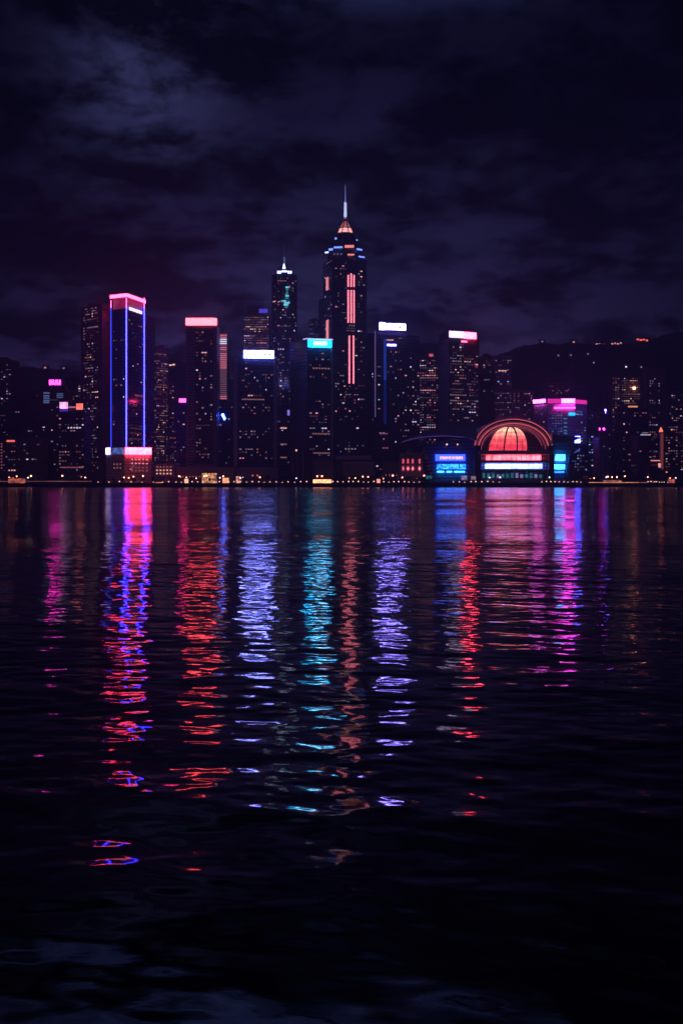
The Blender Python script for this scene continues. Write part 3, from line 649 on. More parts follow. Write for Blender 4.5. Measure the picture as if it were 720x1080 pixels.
# ================================================================== PINK WINDOWED HERITAGE BLOCK
t = Tower('heritage_building', 'old block washed in rose light with two rows of arched windows', [(422, 1372), (446, 1372)], 478.5, mat='plain', cat='building', plant=False)
b = MB()
for k in range(9):
    x = 425 + 2.5 * k
b.frustum(px(432, 1382), 1382, 5.5, 1.5, t.z1, pz(472.5, 1382), 8); b.build('dome', M['shell'], t.root)
t.panel('cornice', 0, 421.6, 446.4, 478, 479.2, 'pale', .1, .8)
for x in (425, 430, 435, 442.2):
    t.panel('arched_window', 0, x - 1, x + 1, 484, 488.8, G['rosewin'], .1, .25)
    a = t.at(0, t.tx(0, x)); b = MB(); b.ball((a[0], a[1] - .8, pz(494.2, 1372)), .75 + (.55 if x in (430, 435, 442.2) else 0)); b.build('lamp', G['rosehot'], t.root)
    t.panel('arched_window', 0, x - .9, x + .9, 491.5, 496.5, G['rosewin'], .1, .25)
t.finish()
t = Tower('office_block', 'small grey fronted block between the civic hall and the rose lit building', [(404, 1388), (421, 1388)], 487, mat='fin', cat='office block', plant=False); t.row(0, 405, 420, 501, 'rose', 1, 4, 1.2, .4); t.finish()

# ================================================================== CONVENTION CENTRE
Y0 = 1325
cc = thing('convention_centre', (px(542, Y0), Y0, GZ), 'convention centre with red glowing arched dome and winged roofs on the waterfront', 'convention centre')
X = lambda x, Y=Y0: px(x, Y)
Z = lambda y, Y=Y0: pz(y, Y)
def ppoly(pts, y0, y1, mat, name, parent=cc):
    """upright outline (photo columns/rows at distance Y0) with its own depth y0..y1"""
    q = [(X(x), Z(y)) for x, y in pts]; b = MB(); n = len(q)
    b.face([(x, y0, z) for x, z in q]); b.face([(x, y1, z) for x, z in reversed(q)])
    for i in range(n):
        (xa, za), (xb, zb) = q[i], q[(i + 1) % n]
        b.face([(xa, y1, za), (xb, y1, zb), (xb, y0, zb), (xa, y0, za)])
    return b.build(name, M[mat] if isinstance(mat, str) else mat, parent)
def cbox(name, x0, x1, y0, y1, Ya, Yb, mat, parent=cc):
    b = MB(); b.box(X(x0), X(x1), Ya, Yb, Z(y1), Z(y0)); return b.build(name, M[mat] if isinstance(mat, str) else mat, parent)
base = 512.2
def arch_pts(cx, yb, hw, h, n=28, p=1.0):
    return [(cx - hw * math.cos(math.pi * k / n), yb - h * math.sin(math.pi * k / n)) for k in range(n + 1)]
blu = facade('convention_glass', (.26, .28, .44), (.03, .04, .09), 2.5, 4.0, .86, .8, .35)
# central hall body
ppoly([(499, 508)] + [(499, 470)] + [(584, 470), (584, 508)], Y0 + 6, Y0 + 90, blu, 'wall')
# vault roof, three stepped shells
def vault(cx, yb, hw, h, t_, Ya, Yb, mat, name):
    o = arch_pts(cx, yb, hw, h); i = arch_pts(cx, yb, hw - t_, h - t_)
    b = MB(); n = len(o)
    for k in range(n - 1):
        A, B, Cc, D = o[k], o[k + 1], i[k + 1], i[k]
        P = lambda q, Y: (X(q[0]), Y, Z(q[1]))
        b.face([P(D, Ya), P(Cc, Ya), P(B, Ya), P(A, Ya)]); b.face([P(A, Ya), P(B, Ya), P(B, Yb), P(A, Yb)]); b.face([P(Cc, Ya), P(D, Ya), P(D, Yb), P(Cc, Yb)]); b.face([P(D, Yb), P(A, Yb), P(B, Yb), P(Cc, Yb)])
    return b.build(name, mat if not isinstance(mat, str) else M[mat], cc)
rf = vault(542, 471, 42.5, 31, 2.2, Y0 + 4, Y0 + 88, 'shell', 'roof_vault')
vault(541.5, 472, 39.5, 27.6, 4.2, Y0 + 5.5, Y0 + 60, 'shell', 'roof_vault')
vault(541, 473, 35, 23.6, 3.8, Y0 + 7, Y0 + 60, 'shell', 'roof_vault')
vault(541.7, 471.2, 40.9, 29.4, .5, Y0 + 2.6, Y0 + 4.5, G['arc'], 'arch_neon')
vault(541.7, 473, 37.2, 27, .55, Y0 + 3.6, Y0 + 5.3, G['arc'], 'arch_neon')
vault(541.7, 474, 34.2, 25.6, .6, Y0 + 5.2, Y0 + 5.45, G['arcdim'], 'arch_neon')
vault(544, 475, 28.6, 25.2, .45, Y0 + 6.0, Y0 + 6.9, G['arcdim'], 'arch_neon')
# dark tympanum wall inside the arch
ppoly(arch_pts(541, 475, 31, 23.4), Y0 + 8, Y0 + 11, plain('tympanum_glass', (.06, .04, .07), .3), 'tympanum')
# bulging dome glass: gores with three bands of light
dcx, dyb, dhw, dh = 535.6, 475.2, 20.6, 25.0
NG = 3; edges = [-1, -.27, .40, 1]
def dome_pt(s, v):      # s -1..1 across, v 0..1 up
    a = v * math.pi / 2; w = math.cos(a) ** .75 if v < 1 else 0
    x = dcx + dhw * s * w + 2.2 * math.sin(a); y = dyb - dh * math.sin(a)
    return (X(x), Y0 + 6.6 - 13 * w * math.sqrt(max(0, 1 - s * s)) - .3, Z(y))
for g in range(NG):
    b = MB(); idx = []
    for r in range(12):
        v0, v1 = r / 12, (r + 1) / 12
        for c in range(6):
            e0, e1 = edges[g] + .03, edges[g + 1] - .03
            s0, s1 = e0 + (e1 - e0) * c / 6, e0 + (e1 - e0) * (c + 1) / 6
            q = [dome_pt(s0, v0), dome_pt(s1, v0), dome_pt(s1, v1), dome_pt(s0, v1)]
            b.face(q if v1 < 1 else q[:3]); idx.append(0 if r < 2 else 3 if r < 4 else 1 if r < 5 else 4 if r < 7 else 2)
    o = b.build('dome_panel', G['dlow'], cc); o.data.materials.append(G['dmid']); o.data.materials.append(G['dtop']); o.data.materials.append(G['dlm']); o.data.materials.append(G['dmt']); o.data.polygons.foreach_set('material_index', idx)
    b = MB()
    for r in range(1, 10, 2):
        for c in range(4):
            e0, e1 = edges[g] + .018, edges[g + 1] - .018
            p, q = dome_pt(e0 + (e1 - e0) * c / 4, r / 12), dome_pt(e0 + (e1 - e0) * (c + 1) / 4, r / 12)
            b.bar((p[0], p[1] - .2, p[2]), (q[0], q[1] - .2, q[2]), .16)
    for r in range(10):
        m_ = (edges[g] + edges[g + 1]) / 2; p, q = dome_pt(m_, r / 12), dome_pt(m_, (r + 1) / 12)
        b.bar((p[0], p[1] - .2, p[2]), (q[0], q[1] - .2, q[2]), .22)
    b.build('glazing_bar', M['black'], o)
for e in edges[1:-1]:
    b = MB()
    for r in range(12):
        p, q = dome_pt(e, r / 12), dome_pt(e, (r + 1) / 12); b.bar((p[0], p[1] - .5, p[2]), (q[0], q[1] - .5, q[2]), 1.3)
    b.build('dome_rib', M['black'], cc)
# storeys below the dome
cbox('ledge', 504, 580, 475.6, 479.2, Y0 - 9, Y0 + 6, 'shell'); cbox('ledge', 507, 577, 485.8, 488.4, Y0 - 6, Y0 + 6, 'shell'); cbox('ledge', 507, 576, 494.8, 496.2, Y0 - 6, Y0 + 6, 'shell')
cbox('window_band', 513, 570, 480.2, 485.1, Y0 - 1.5, Y0 + 5.6, G['redstrip']); cbox('window_band', 512, 571, 489.2, 494.2, Y0 - 2.5, Y0 + 5.6, G['whitestrip'])
for k in range(12): cbox('mullion', 513 + 5.1 * k, 513.4 + 5.1 * k, 480, 485.3, Y0 - 2.0, Y0 - 1.7, 'black')
for k in range(10): cbox('mullion', 514 + 6 * k, 514.35 + 6 * k, 489, 494.4, Y0 - 3.1, Y0 - 2.8, 'black')
for k in range(15):
    x = 507 + 4.9 * k; cbox('column', x, x + 1.0, 496.3, 508.5, Y0 - 5, Y0 - 3.8, 'plain')
rr = random.Random(4)
for k in range(13):
    x = 509 + 5 * k; cbox('shop_front', x, x + 2.4, 498.5 + rr.random() * 2, 504, Y0 + 1, Y0 + 5.6, G['teal'] if rr.random() < .7 else glow('lobby_light', (.6, .45, 1), .45))
cbox('wall', 500, 506, 470, 508.5, Y0 - 4, Y0 + 6, 'black'); cbox('wall', 578, 583.5, 470, 508.5, Y0 - 4, Y0 + 6, 'black')
# left wing
ppoly([(447, 467), (500, 462), (501, 508.5), (457, 508.5), (453, 488)], Y0 + 5, Y0 + 70, blu, 'wing_wall')
ppoly([(423.8, 466), (431, 463.4), (441, 461.2), (455, 459.9), (472, 459.6), (489, 461), (502, 464.5), (502, 452), (492, 448), (478, 447.2), (462, 450), (448, 455), (436, 460.3)], Y0 - 6, Y0 + 66, 'shell', 'wing_roof')
b = MB()
ed = [(423.8, 466.4), (431, 463.9), (441, 461.7), (455, 460.4), (472, 460.1), (489, 461.5)]
for i in range(5): b.bar((X(ed[i][0]), Y0 - 6.3, Z(ed[i][1])), (X(ed[i + 1][0]), Y0 - 6.3, Z(ed[i + 1][1])), .55)
b.build('eave_highlight', glow('violet_eave_highlight', (.22, .12, .8), .4), cc)  # violet highlight along the roof edge, drawn as a faintly glowing bar
bn = cbox('banner', 459.2, 490.5, 479.2, 486, Y0 + 2, Y0 + 4.8, G['banner'])
b = MB(); rr = random.Random(8); x = 464
while x < 487.5:
    w = rr.uniform(.8, 1.3); b.box(X(x), X(x + w * .45), Y0 + 1.6, Y0 + 1.9, Z(484.4), Z(481.4)); b.box(X(x + w * .45), X(x + w), Y0 + 1.6, Y0 + 1.9, Z(rr.choice((482.2, 483.6, 484.4))), Z(481.4) if rr.random() < .4 else Z(482.0 if rr.random() < .5 else 481.8) ); x += w + .45
b.build('lettering', G['inkpink'], bn)
for a_, b_ in ((460.6, 466.2), (466.8, 473.8), (474.4, 483.8), (484.8, 490.9)): cbox('window_band', a_, b_, 489.4, 494.6, Y0 + 2, Y0 + 4.8, G['cyanstrip'])
for a_, b_ in ((461, 468), (471, 476.6), (479, 484.4), (485, 490)): cbox('window_band', a_, b_, 496.8, 498, Y0 + 2, Y0 + 4.8, G['cyanbr'])
for x in (470.8, 482): 
    b = MB(); b.ball((X(x), Y0 - 3, Z(468.8)), 1.0 if x < 475 else .8); b.build('lamp', G['lamp'], cc)
cbox('window_band', 486.6, 492.4, 501.6, 506, Y0 + 2, Y0 + 4.8, glow('lobby_lilac', (.5, .45, 1), .5, patch=.5, pscale=.4)); cbox('window_band', 496, 501, 502, 506, Y0 - 4.6, Y0 - 4.1, glow('lobby_rose', (.8, .45, .6), .35, patch=.5, pscale=.4)); cbox('window_band', 449.5, 455.5, 501.5, 505.5, Y0 + 4, Y0 + 4.8, G['teal'])
# right wing
ppoly([(582, 466), (606, 466), (603, 476), (600, 490), (599, 508.5), (582, 508.5)], Y0 + 5, Y0 + 70, blu, 'wing_wall')
ppoly([(581, 469), (590, 467), (602, 465.6), (613, 461.8), (606, 460.6), (594, 461.2), (581, 457)], Y0 - 6, Y0 + 66, 'shell', 'wing_roof')
for pts, g in (([(586.6, 479.2), (595.6, 479.2), (595.6, 485.8), (585.6, 485.8)], 'cyanbr'), ([(585, 489.8), (595.4, 489.8), (595.4, 494.8), (584.4, 494.8)], 'cyanbr'), ([(584, 496.8), (594.6, 496.8), (594.6, 498.6), (583.8, 498.6)], 'cyanstrip')):
    ppoly(pts, Y0 + 1, Y0 + 4.8, G[g], 'window_band')
# terrace
cbox('terrace', 440, 618, 508.2, 510.2, Y0 - 9.5, Y0 + 95, 'stone')

# ================================================================== WATERFRONT
SH = 1300.0
b = MB()
b.face([(-2300, SH + .02, GZ), (2300, SH + .02, GZ), (2300, 2850, GZ), (-2300, 2850, GZ)]); tag(b.build('ground', M['stone']), kind='structure')
b = MB(); b.box(-2300, 2300, SH - .5, SH, -2, GZ + .45); tag(b.build('seawall', M['wallst']), kind='structure')
# promenade lamps: bollard-height globe lamps along the seawall
def lamp_proto(name, label, group, h, r, mat, pole=.16):
    o = thing(name, (0, 0, 0), label, 'lamp', group)
    b = MB(); b.frustum(0, 0, pole, pole * .7, 0, h - r, 6); b.frustum(0, 0, pole * 2, pole * 1.6, 0, .35, 6); b.build('pole', M['black'], o)
    b = MB(); b.ball((0, 0, h), r); b.build('globe', mat, o)
    return o
lp = lamp_proto('promenade_lamp', 'small round promenade lamp in the even row along the dark seawall', 'lamps along the seawall', 2.0, .62, G['lamp'])
first = True
rr = random.Random(2)
def place(proto, x, Y, fl, **k):
    loc = (px(x, Y), Y, GZ)
    if fl: proto.location = loc; return proto
    return copy_thing(proto, loc, **k)
xs = []
x = 241
while x < 327: xs.append(x); x += 6.3
x = 351
while x < 446: xs.append(x); x += 5.35
x = 478
while x < 532: xs.append(x); x += 6.0
x = 571
while x < 616: xs.append(x); x += 4.6
x = 683
while x < 706: xs.append(x); x += 2.9
xs += [104, 115, 126, 138, 150, 162, 172, 178, 186, 192, 203, 209, 214, 226, 231]
for i, x in enumerate(xs): place(lp, x + rr.uniform(-.5, .5), SH + rr.uniform(3, 7), i == 0, scale=rr.uniform(.72, 1.2))
sl = lamp_proto('street_lamp', 'tall warm street lamp among the dark trees behind the promenade', 'street lamps behind the trees', 8.2, .8, G['lampw'], .2)
xs = [189, 190.5, 196.5, 207, 215.5, 218, 222, 235.5, 251.5, 256, 267, 274, 334.5, 339.5, 368, 374.5, 382.5, 388, 404, 414, 424, 439, 447, 622, 626, 640.5, 645, 650, 658.5, 682.5, 706, 10, 14, 18, 23, 28, 33, 86, 90, 66, 131, 136, 141, 151]
ys = {10: 500, 14: 500.5, 18: 502, 23: 500.5}
for i, x in enumerate(xs): place(sl, x, rr.uniform(1338, 1366), i == 0, scale=rr.uniform(.65, 1.1))
wl = lamp_proto('plaza_lamp', 'pale white plaza lamp on the waterfront road', 'white plaza lamps', 6.5, .8, G['lampb'], .18)
for i, x in enumerate((30, 232, 253.5, 312.5, 527, 516, 639, 712, 579)): place(wl, x, rr.uniform(1312, 1322), i == 0, scale=rr.uniform(.7, 1.1))
# lit pavilions
def pavilion(name, label, x0, x1, y0, Y, mat, cat='pavilion'):
    o = thing(name, (px((x0 + x1) / 2, Y), Y, GZ), label, cat); z1 = pz(y0, Y)
    b = MB(); b.box(px(x0, Y), px(x1, Y), Y, Y + 6, GZ, z1); b.build('wall', M['plain'], o)
    n = max(1, int((x1 - x0) / 3)); 
    for k in range(n):
        xa = x0 + (x1 - x0) * k / n + .12; xb = x0 + (x1 - x0) * (k + 1) / n - .12
        b = MB(); b.slab((px(xa, Y), Y), (px(xb, Y), Y), GZ + .6, z1 - .5, .05, .2); b.build('window', mat, o)
    b = MB(); b.box(px(x0 - .5, Y), px(x1 + .5, Y), Y - 1.5, Y + 7, z1 + .01, z1 + .5); b.build('roof', M['roof'], o)
    return o
pavilion('ferry_pier', 'long low pier hall glowing orange at the water below the cyan sign tower', 330, 349.5, 505.2, 1308, glow('pier_light', (1, .32, .14), 4, patch=.35, pscale=.3), 'pier')
pavilion('kiosk', 'glowing orange kiosk left of the orange lit pier under the blue diamond light', 234.6, 241.4, 503.6, 1316, glow('kiosk_light', (1, .36, .17), 1.8, patch=.3, pscale=.4))
pavilion('kiosk', 'small peach lit kiosk below the white violet sign tower', 249, 253.8, 502, 1330, glow('kiosk_peach', (1, .4, .3), 1.5, patch=.4, pscale=.4))
pavilion('kiosk', 'hazy peach lit kiosk in front of the red topped tower', 194.5, 198.8, 504.6, 1312, glow('kiosk_bright', (1, .5, .3), 1.8, patch=.3, pscale=.4))
pavilion('kiosk', 'low amber lit shelter left of the red topped tower', 164, 171.5, 508, 1306, glow('kiosk_amber', (1, .33, .12), .9, patch=.3, pscale=.4))
pavilion('kiosk', 'round rosy lit booth right of the civic hall on the seawall', 397, 400.8, 504.8, 1308, glow('booth_light', (1, .3, .25), 1.8, patch=.4, pscale=.4))
pavilion('restaurant', 'long red and amber lit waterside restaurant at far left', 9, 27, 504, 1320, glow('restaurant_light', (1, .22, .13), .55, patch=.9, pscale=.25), 'restaurant')
pavilion('restaurant', 'amber lit terrace restaurant right of the convention centre', 636, 655, 506, 1316, glow('terrace_light', (1, .33, .2), .4, patch=.9, pscale=.25), 'restaurant')
pavilion('restaurant', 'red lit terrace restaurant at the right end of the seawall', 704, 711, 505, 1316, glow('red_terrace_light', (1, .2, .16), .6, patch=.9, pscale=.25), 'restaurant')
pavilion('shop_building', 'low shop with four bright amber windows at the red topped tower foot', 213, 229, 498.6, 1372, glow('shop_amber', (1, .42, .2), .8, patch=.95, pscale=.35), 'shop')
# lit railings
def rail(label, x0, x1, z, mat, Y=SH + 1):
    o = thing('lit_railing', (px((x0 + x1) / 2, Y), Y, GZ), label, 'railing')
    b = MB(); b.box(px(x0, Y), px(x1, Y), Y, Y + .25, GZ + z, GZ + z + .55); b.build('light_strip', mat, o)
    b = MB(); n = int((px(x1, Y) - px(x0, Y)) / 3)
    for k in range(n + 1):
        xx = px(x0, Y) + k * (px(x1, Y) - px(x0, Y)) / n; b.box(xx - .06, xx + .06, Y + .02, Y + .2, GZ, GZ + z)
    b.build('railing_post', M['black'], o)
rail('seawall railing with a long orange light strip at right', 620.5, 673, .9, glow('orange_rail_light', (1, .36, .17), 1.2, False, .4, .1)); rail('short pink lit railing continuing the orange strip', 673.5, 682, .9, glow('pink_rail_light', (1, .25, .35), .6, False, .3, .2))
rail('seawall railing with a thin dim pink light line at far left', -20, 97, 2.2, glow('dim_pink_rail', (1, .35, .42), .28, False, .6, .06))
# trees
def leaf_crown(seed, w, h):
    rr = np.random.default_rng(seed); b = MB()
    cl = [(rr.normal(0, w * .3), rr.normal(0, w * .3), h * rr.uniform(.45, .9), rr.uniform(.28, .5) * w) for _ in range(9)]
    for c in cl:
        for _ in range(46):
            d = rr.normal(size=3); d /= np.linalg.norm(d); r = c[3] * rr.uniform(.45, 1.0)
            p = np.array(c[:3]) + d * r * np.array((1, 1, .75)); s = rr.uniform(.25, .6)
            e1 = rr.normal(size=3); e1 /= np.linalg.norm(e1); e2 = np.cross(e1, rr.normal(size=3)); e2 /= np.linalg.norm(e2) + 1e-6
            b.face([p - e1 * s, p + e2 * s * .6, p + e1 * s, p - e2 * s * .6])
    return b, cl
protos = []
for k, (w, h) in enumerate(((4.2, 9.5), (3.4, 8.0), (5.0, 10.5))):
    o = thing('waterfront_tree', (0, 0, 0), 'dark leafy tree in the belt along the waterfront', 'tree', 'trees along the waterfront')
    b = MB(); b.frustum(0, 0, .32, .2, 0, h * .45, 7); crown, cl = leaf_crown(20 + k, w, h)
    for c in cl[:5]: b.bar((0, 0, h * .4), (c[0], c[1], c[2]), .14)
    b.build('trunk', M['bark'], o); crown.build('crown', M['leaf'], o); protos.append(o)
spots = [(x + rr.uniform(-1.2, 1.2), rr.uniform(1318, 1334)) for x in list(np.arange(242, 330, 5.2)) + list(np.arange(352, 446, 5.4))] + \
        [(x + rr.uniform(-2, 2), rr.uniform(1318, 1336)) for x in list(np.arange(-4, 112, 7.5)) + list(np.arange(120, 234, 10)) + list(np.arange(622, 722, 7.5))] + [(x, 1309) for x in (446, 452, 456, 600, 606, 612, 598)]
done = set()
for i, (x, Y) in enumerate(spots):
    k = i % 3; loc = (px(x, Y), Y, GZ); s = rr.uniform(.62, 1.05)
    if k not in done: done.add(k); protos[k].location = loc; protos[k].scale = (s,) * 3
    else: copy_thing(protos[k], loc, rotz=rr.uniform(0, 6.28), scale=s)

# ================================================================== HILLS
def ridge(x):
    """photo row of the hill's skyline at photo column x"""
    pts = [(-700, 420), (-200, 396), (-40, 390), (12, 387), (30, 386.5), (48, 389.5), (66, 391), (90, 394), (130, 396), (178, 386), (186, 383), (194, 385), (230, 400), (330, 420), (450, 402), (505, 386), (528, 372), (545, 365.5), (570, 361), (592, 362), (622, 363), (650, 365), (676, 361), (700, 354), (730, 347), (800, 342), (1000, 350), (1400, 400)]
    return float(np.interp(x, [p[0] for p in pts], [p[1] for p in pts]))
nx, ny = 420, 70
xsg = np.linspace(-2200, 2200, nx); ysg = np.linspace(1850, 2840, ny); v = []; rn = np.random.default_rng(3)
ph = rn.uniform(0, 6.28, (14, 2)); fr = [(.004 * 1.6 ** k) for k in range(10)]
for j, y in enumerate(ysg):
    for i, x in enumerate(xsg):
        c = CX + x / 2400 * F; hr = pz(ridge(c), 2400)
        tt = (y - 1850) / 550; prof = (3 * tt * tt - 2 * tt ** 3) if tt < 1 else max(0, 1 - ((tt - 1) / .85) ** 1.6)
        nzv = sum(math.sin(x * f + ph[k % 14][0] + y * f * .7) * math.cos(y * f * .9 + ph[k % 14][1] - x * f * .3) / (1.55 ** k) for k, f in enumerate(fr)) * 16 * min(1, prof * 1.4)
        if abs(tt - 1) < .12: nzv *= .35
        v.append((x, y, max(GZ - 1.2, (hr - GZ) * prof + nzv + rn.uniform(-1, 1) * 3.0 * prof + GZ - 1)))
f = [(j * nx + i, j * nx + i + 1, (j + 1) * nx + i + 1, (j + 1) * nx + i) for j in range(ny - 1) for i in range(nx - 1)]
me = bpy.data.meshes.new('hills'); me.from_pydata(v, [], f); me.materials.append(M['hill']); o = bpy.data.objects.new('hills', me); C.objects.link(o); tag(o, kind='structure')
va = np.array(v).reshape(ny, nx, 3)
def ground_at(x, y):
    i = int(round((x + 2200) / 4400 * (nx - 1))); j = int(round((y - 1850) / 990 * (ny - 1))); return va[j, i, 2]
def villa(label, x, Y, mat, w=14, n=3, group=None, lift=0, hh=9):
    Y = 1850 + (Y - 1950) / 1050 * 550; xx = px(x, Y); z = ground_at(xx, Y) - 3 + lift; o = thing('hillside_house', (xx, Y, z), label, 'house', group)
    b = MB(); b.box(xx - w / 2, xx + w / 2, Y - 5, Y + 5, z - 4, z + hh); b.build('wall', M['plain'], o)
    b = MB(); b.box(xx - w / 2 - .8, xx + w / 2 + .8, Y - 6, Y + 6, z + hh + .01, z + hh + .8); b.build('roof', M['roof'], o)
    rr = random.Random(int(x * 7))
    for k in range(n):
        q = -w / 2 + w * (k + .5) / n; hz = z + hh * (.45 if n == 1 else rr.uniform(.3, .75)); s = w / n * (.36 if n > 1 else .17)
        b = MB(); b.box(xx + q - s, xx + q + s, Y - 5.3, Y - 5.05, hz, hz + 2.6); b.build('window', mat, o)
    return o
gl = glow('villa_light', (1, .45, .35), 2.5, False); gr = glow('villa_red_light', (1, .13, .10), 2.8, False); gd = glow('villa_dim_light', (.8, .7, .9), .5, False); gp = glow('villa_peach_light', (1, .4, .4), 1.2, False)
villa('ridge house with two bright peach lamps on the right hill', 631.5, 2960, gl, 18, 3)
villa('ridge house cluster with three small rosy lights', 649, 2960, gp, 22, 4)
villa('ridge house with the reddest lights, furthest right on the hill crest', 676, 2950, gr, 24, 4)
villa('ridge house with one faint rosy light left of the peach lit one', 604, 2960, gp, 12, 1)
villa('lone white lit house midway up the right hill', 659, 2700, glow('villa_white_light', (.9, .9, 1), 2.4, False), 8, 1)
villa('ridge house with a faint light at the left shoulder of the right hill', 571, 2950, gd, 10, 1)
for x, Y in ((601, 2780), (619, 2800), (625, 2720), (675, 2700), (588, 2760)): villa('dim lone house scattered low on the right hillside', x, Y, gd, 8, 1, 'dim houses on the hillside')
villa('dim house on the left hill ridge above the pink rooftop sign', 48.5, 2960, gp, 12, 1); villa('pale house on the left hill ridge near the black twin slab', 68, 2960, gd, 12, 1)
villa('warm lit house on the slope between neon tower and red topped tower', 182, 2780, gl, 12, 2)

# ================================================================== WATER
def make_water():
    fp = 1205.0
    ds = [1.2]
    while ds[-1] < 2250:
        d = ds[-1]; ds.append(d + max(.055, min(.125 * d * d / (CH * fp), .02 * d)))
    ds = np.array(ds)
    fwd = np.arange(-.33, .33, .0013)
    side = np.concatenate([np.arange(.33, 1.2, .012), np.arange(1.2, math.pi, .06)])
    th = np.concatenate([-side[::-1], fwd, side]); th = th[(th > -math.pi) & (th < math.pi)]
    th = np.append(th, math.pi * .9999); th = np.insert(th, 0, -math.pi * .9999)
    A, D = np.meshgrid(th, ds); Xw = D * np.sin(A); Yw = D * np.cos(A)
    sp = np.zeros_like(ds); sp[:-1] = np.diff(ds); sp[-1] = sp[-2]
    S = np.maximum(sp, ds * .0013)[:, None]
    H = np.zeros_like(Xw); lost = np.zeros_like(ds)[:, None]
    patch = 1 + .25 * np.sin(Xw * .09 + 1.3 + np.sin(Yw * .05)) * np.sin(Yw * .13 + .5) + .15 * np.sin(Yw * .031 + Xw * .02)
    nw = 130
    for k in range(nw):
        if k < 104:
            lam = 10 ** rng.uniform(math.log10(.2), math.log10(3.6)); ang = rng.normal(0, .62) + R(12)
            slope = WS * (.9 if lam < .4 else 1.05 if lam < 1.4 else .7) * math.sqrt(2.0 / 104)
        else:
            lam = 10 ** rng.uniform(math.log10(3.6), math.log10(60)); ang = rng.normal(0, .5) - R(10)
            slope = WS * (.24 if lam < 12 else .45) * math.sqrt(2.0 / 26)
        kk = 2 * math.pi / lam; amp = slope / kk
        fade = np.clip((lam / S - 2.0) / 2.0, 0, 1)
        lost = lost + (slope ** 2 / 2) * (1 - fade ** 2)
        H += amp * fade * np.sin(kk * (Xw * math.sin(ang) + Yw * math.cos(ang)) + rng.uniform(0, 6.28))
    H *= patch
    n, m = Xw.shape
    co = np.stack([Xw, Yw, H], -1).reshape(-1, 3).astype(np.float32)
    idx = np.arange(n * m).reshape(n, m)
    q = np.stack([idx[:-1, :-1], idx[:-1, 1:], idx[1:, 1:], idx[1:, :-1]], -1).reshape(-1, 4)[:, ::-1]
    seam = np.stack([idx[:-1, -1], idx[:-1, 0], idx[1:, 0], idx[1:, -1]], -1)[:, ::-1]
    q = np.concatenate([q, seam]).astype(np.int32)
    me = bpy.data.meshes.new('water'); me.vertices.add(len(co)); me.vertices.foreach_set('co', co.ravel())
    me.loops.add(q.size); me.loops.foreach_set('vertex_index', q.ravel()); me.polygons.add(len(q))
    me.polygons.foreach_set('loop_start', np.arange(0, q.size, 4, dtype=np.int32)); me.polygons.foreach_set('loop_total', np.full(len(q), 4, dtype=np.int32))
    me.polygons.foreach_set('use_smooth', np.ones(len(q), dtype=bool)); me.update(calc_edges=True)
    at = me.attributes.new('ripple', 'FLOAT', 'POINT')
    rms = np.sqrt(np.broadcast_to(lost, Xw.shape)) * np.ones_like(Xw)
    at.data.foreach_set('value', (np.sqrt(np.clip(1.414 * rms, 0, 1))).astype(np.float32).ravel())
    m, nt, b = new_mat('harbour_water')
    b.inputs['Base Color'].default_value = (.0015, .003, .006, 1); b.inputs['IOR'].default_value = 1.333
    an = N(nt, 'ShaderNodeAttribute', attribute_name='ripple')
    tc = N(nt, 'ShaderNodeTexCoord'); mp = N(nt, 'ShaderNodeMapping'); mp.inputs['Scale'].default_value = (.25, 1, 1); nt.links.new(tc.outputs['Object'], mp.inputs[0])
    nz = N(nt, 'ShaderNodeTexNoise'); nz.inputs['Scale'].default_value = .035; nz.inputs['Detail'].default_value = 7; nz.inputs['Roughness'].default_value = .75; nt.links.new(mp.outputs[0], nz.inputs['Vector'])
    mr = N(nt, 'ShaderNodeMapRange'); mr.inputs[1].default_value = .3; mr.inputs[2].default_value = .7; mr.inputs[3].default_value = .38; mr.inputs[4].default_value = 1.0; nt.links.new(nz.outputs['Fac'], mr.inputs[0])   # cat's paws: wind-roughened and slick bands
    nt.links.new(math_node(nt, 'MAXIMUM', math_node(nt, 'MULTIPLY', an.outputs['Fac'], mr.outputs[0]), .045), b.inputs['Roughness'])
    rp = N(nt, 'ShaderNodeTexNoise'); rp.inputs['Scale'].default_value = 4.5; rp.inputs['Detail'].default_value = 3; nt.links.new(mp.outputs[0], rp.inputs['Vector']); mp.inputs['Scale'].default_value = (.55, 1, 1)
    bp = N(nt, 'ShaderNodeBump'); bp.inputs['Strength'].default_value = 1; bp.inputs['Distance'].default_value = .0017; nt.links.new(rp.outputs['Fac'], bp.inputs['Height']); nt.links.new(bp.outputs[0], b.inputs['Normal'])
    me.materials.append(m)
    o = bpy.data.objects.new('water', me); C.objects.link(o); tag(o, kind='structure'); return o
WS = .029
make_water()

# ================================================================== AIR
b = MB(); b.box(-2500, 2500, -2400, 2900, -4, 385)
hz = b.build('haze', None) if False else None
m = bpy.data.materials.new('night_haze'); m.use_nodes = True; nt = m.node_tree; nt.nodes.clear()
out = N(nt, 'ShaderNodeOutputMaterial'); pv = N(nt, 'ShaderNodeVolumePrincipled')
pv.inputs['Color'].default_value = (.62, .72, 1, 1); pv.inputs['Density'].default_value = .00034; pv.inputs['Anisotropy'].default_value = .3
nt.links.new(pv.outputs[0], out.inputs['Volume'])
hz = b.build('haze', m); tag(hz, kind='stuff')

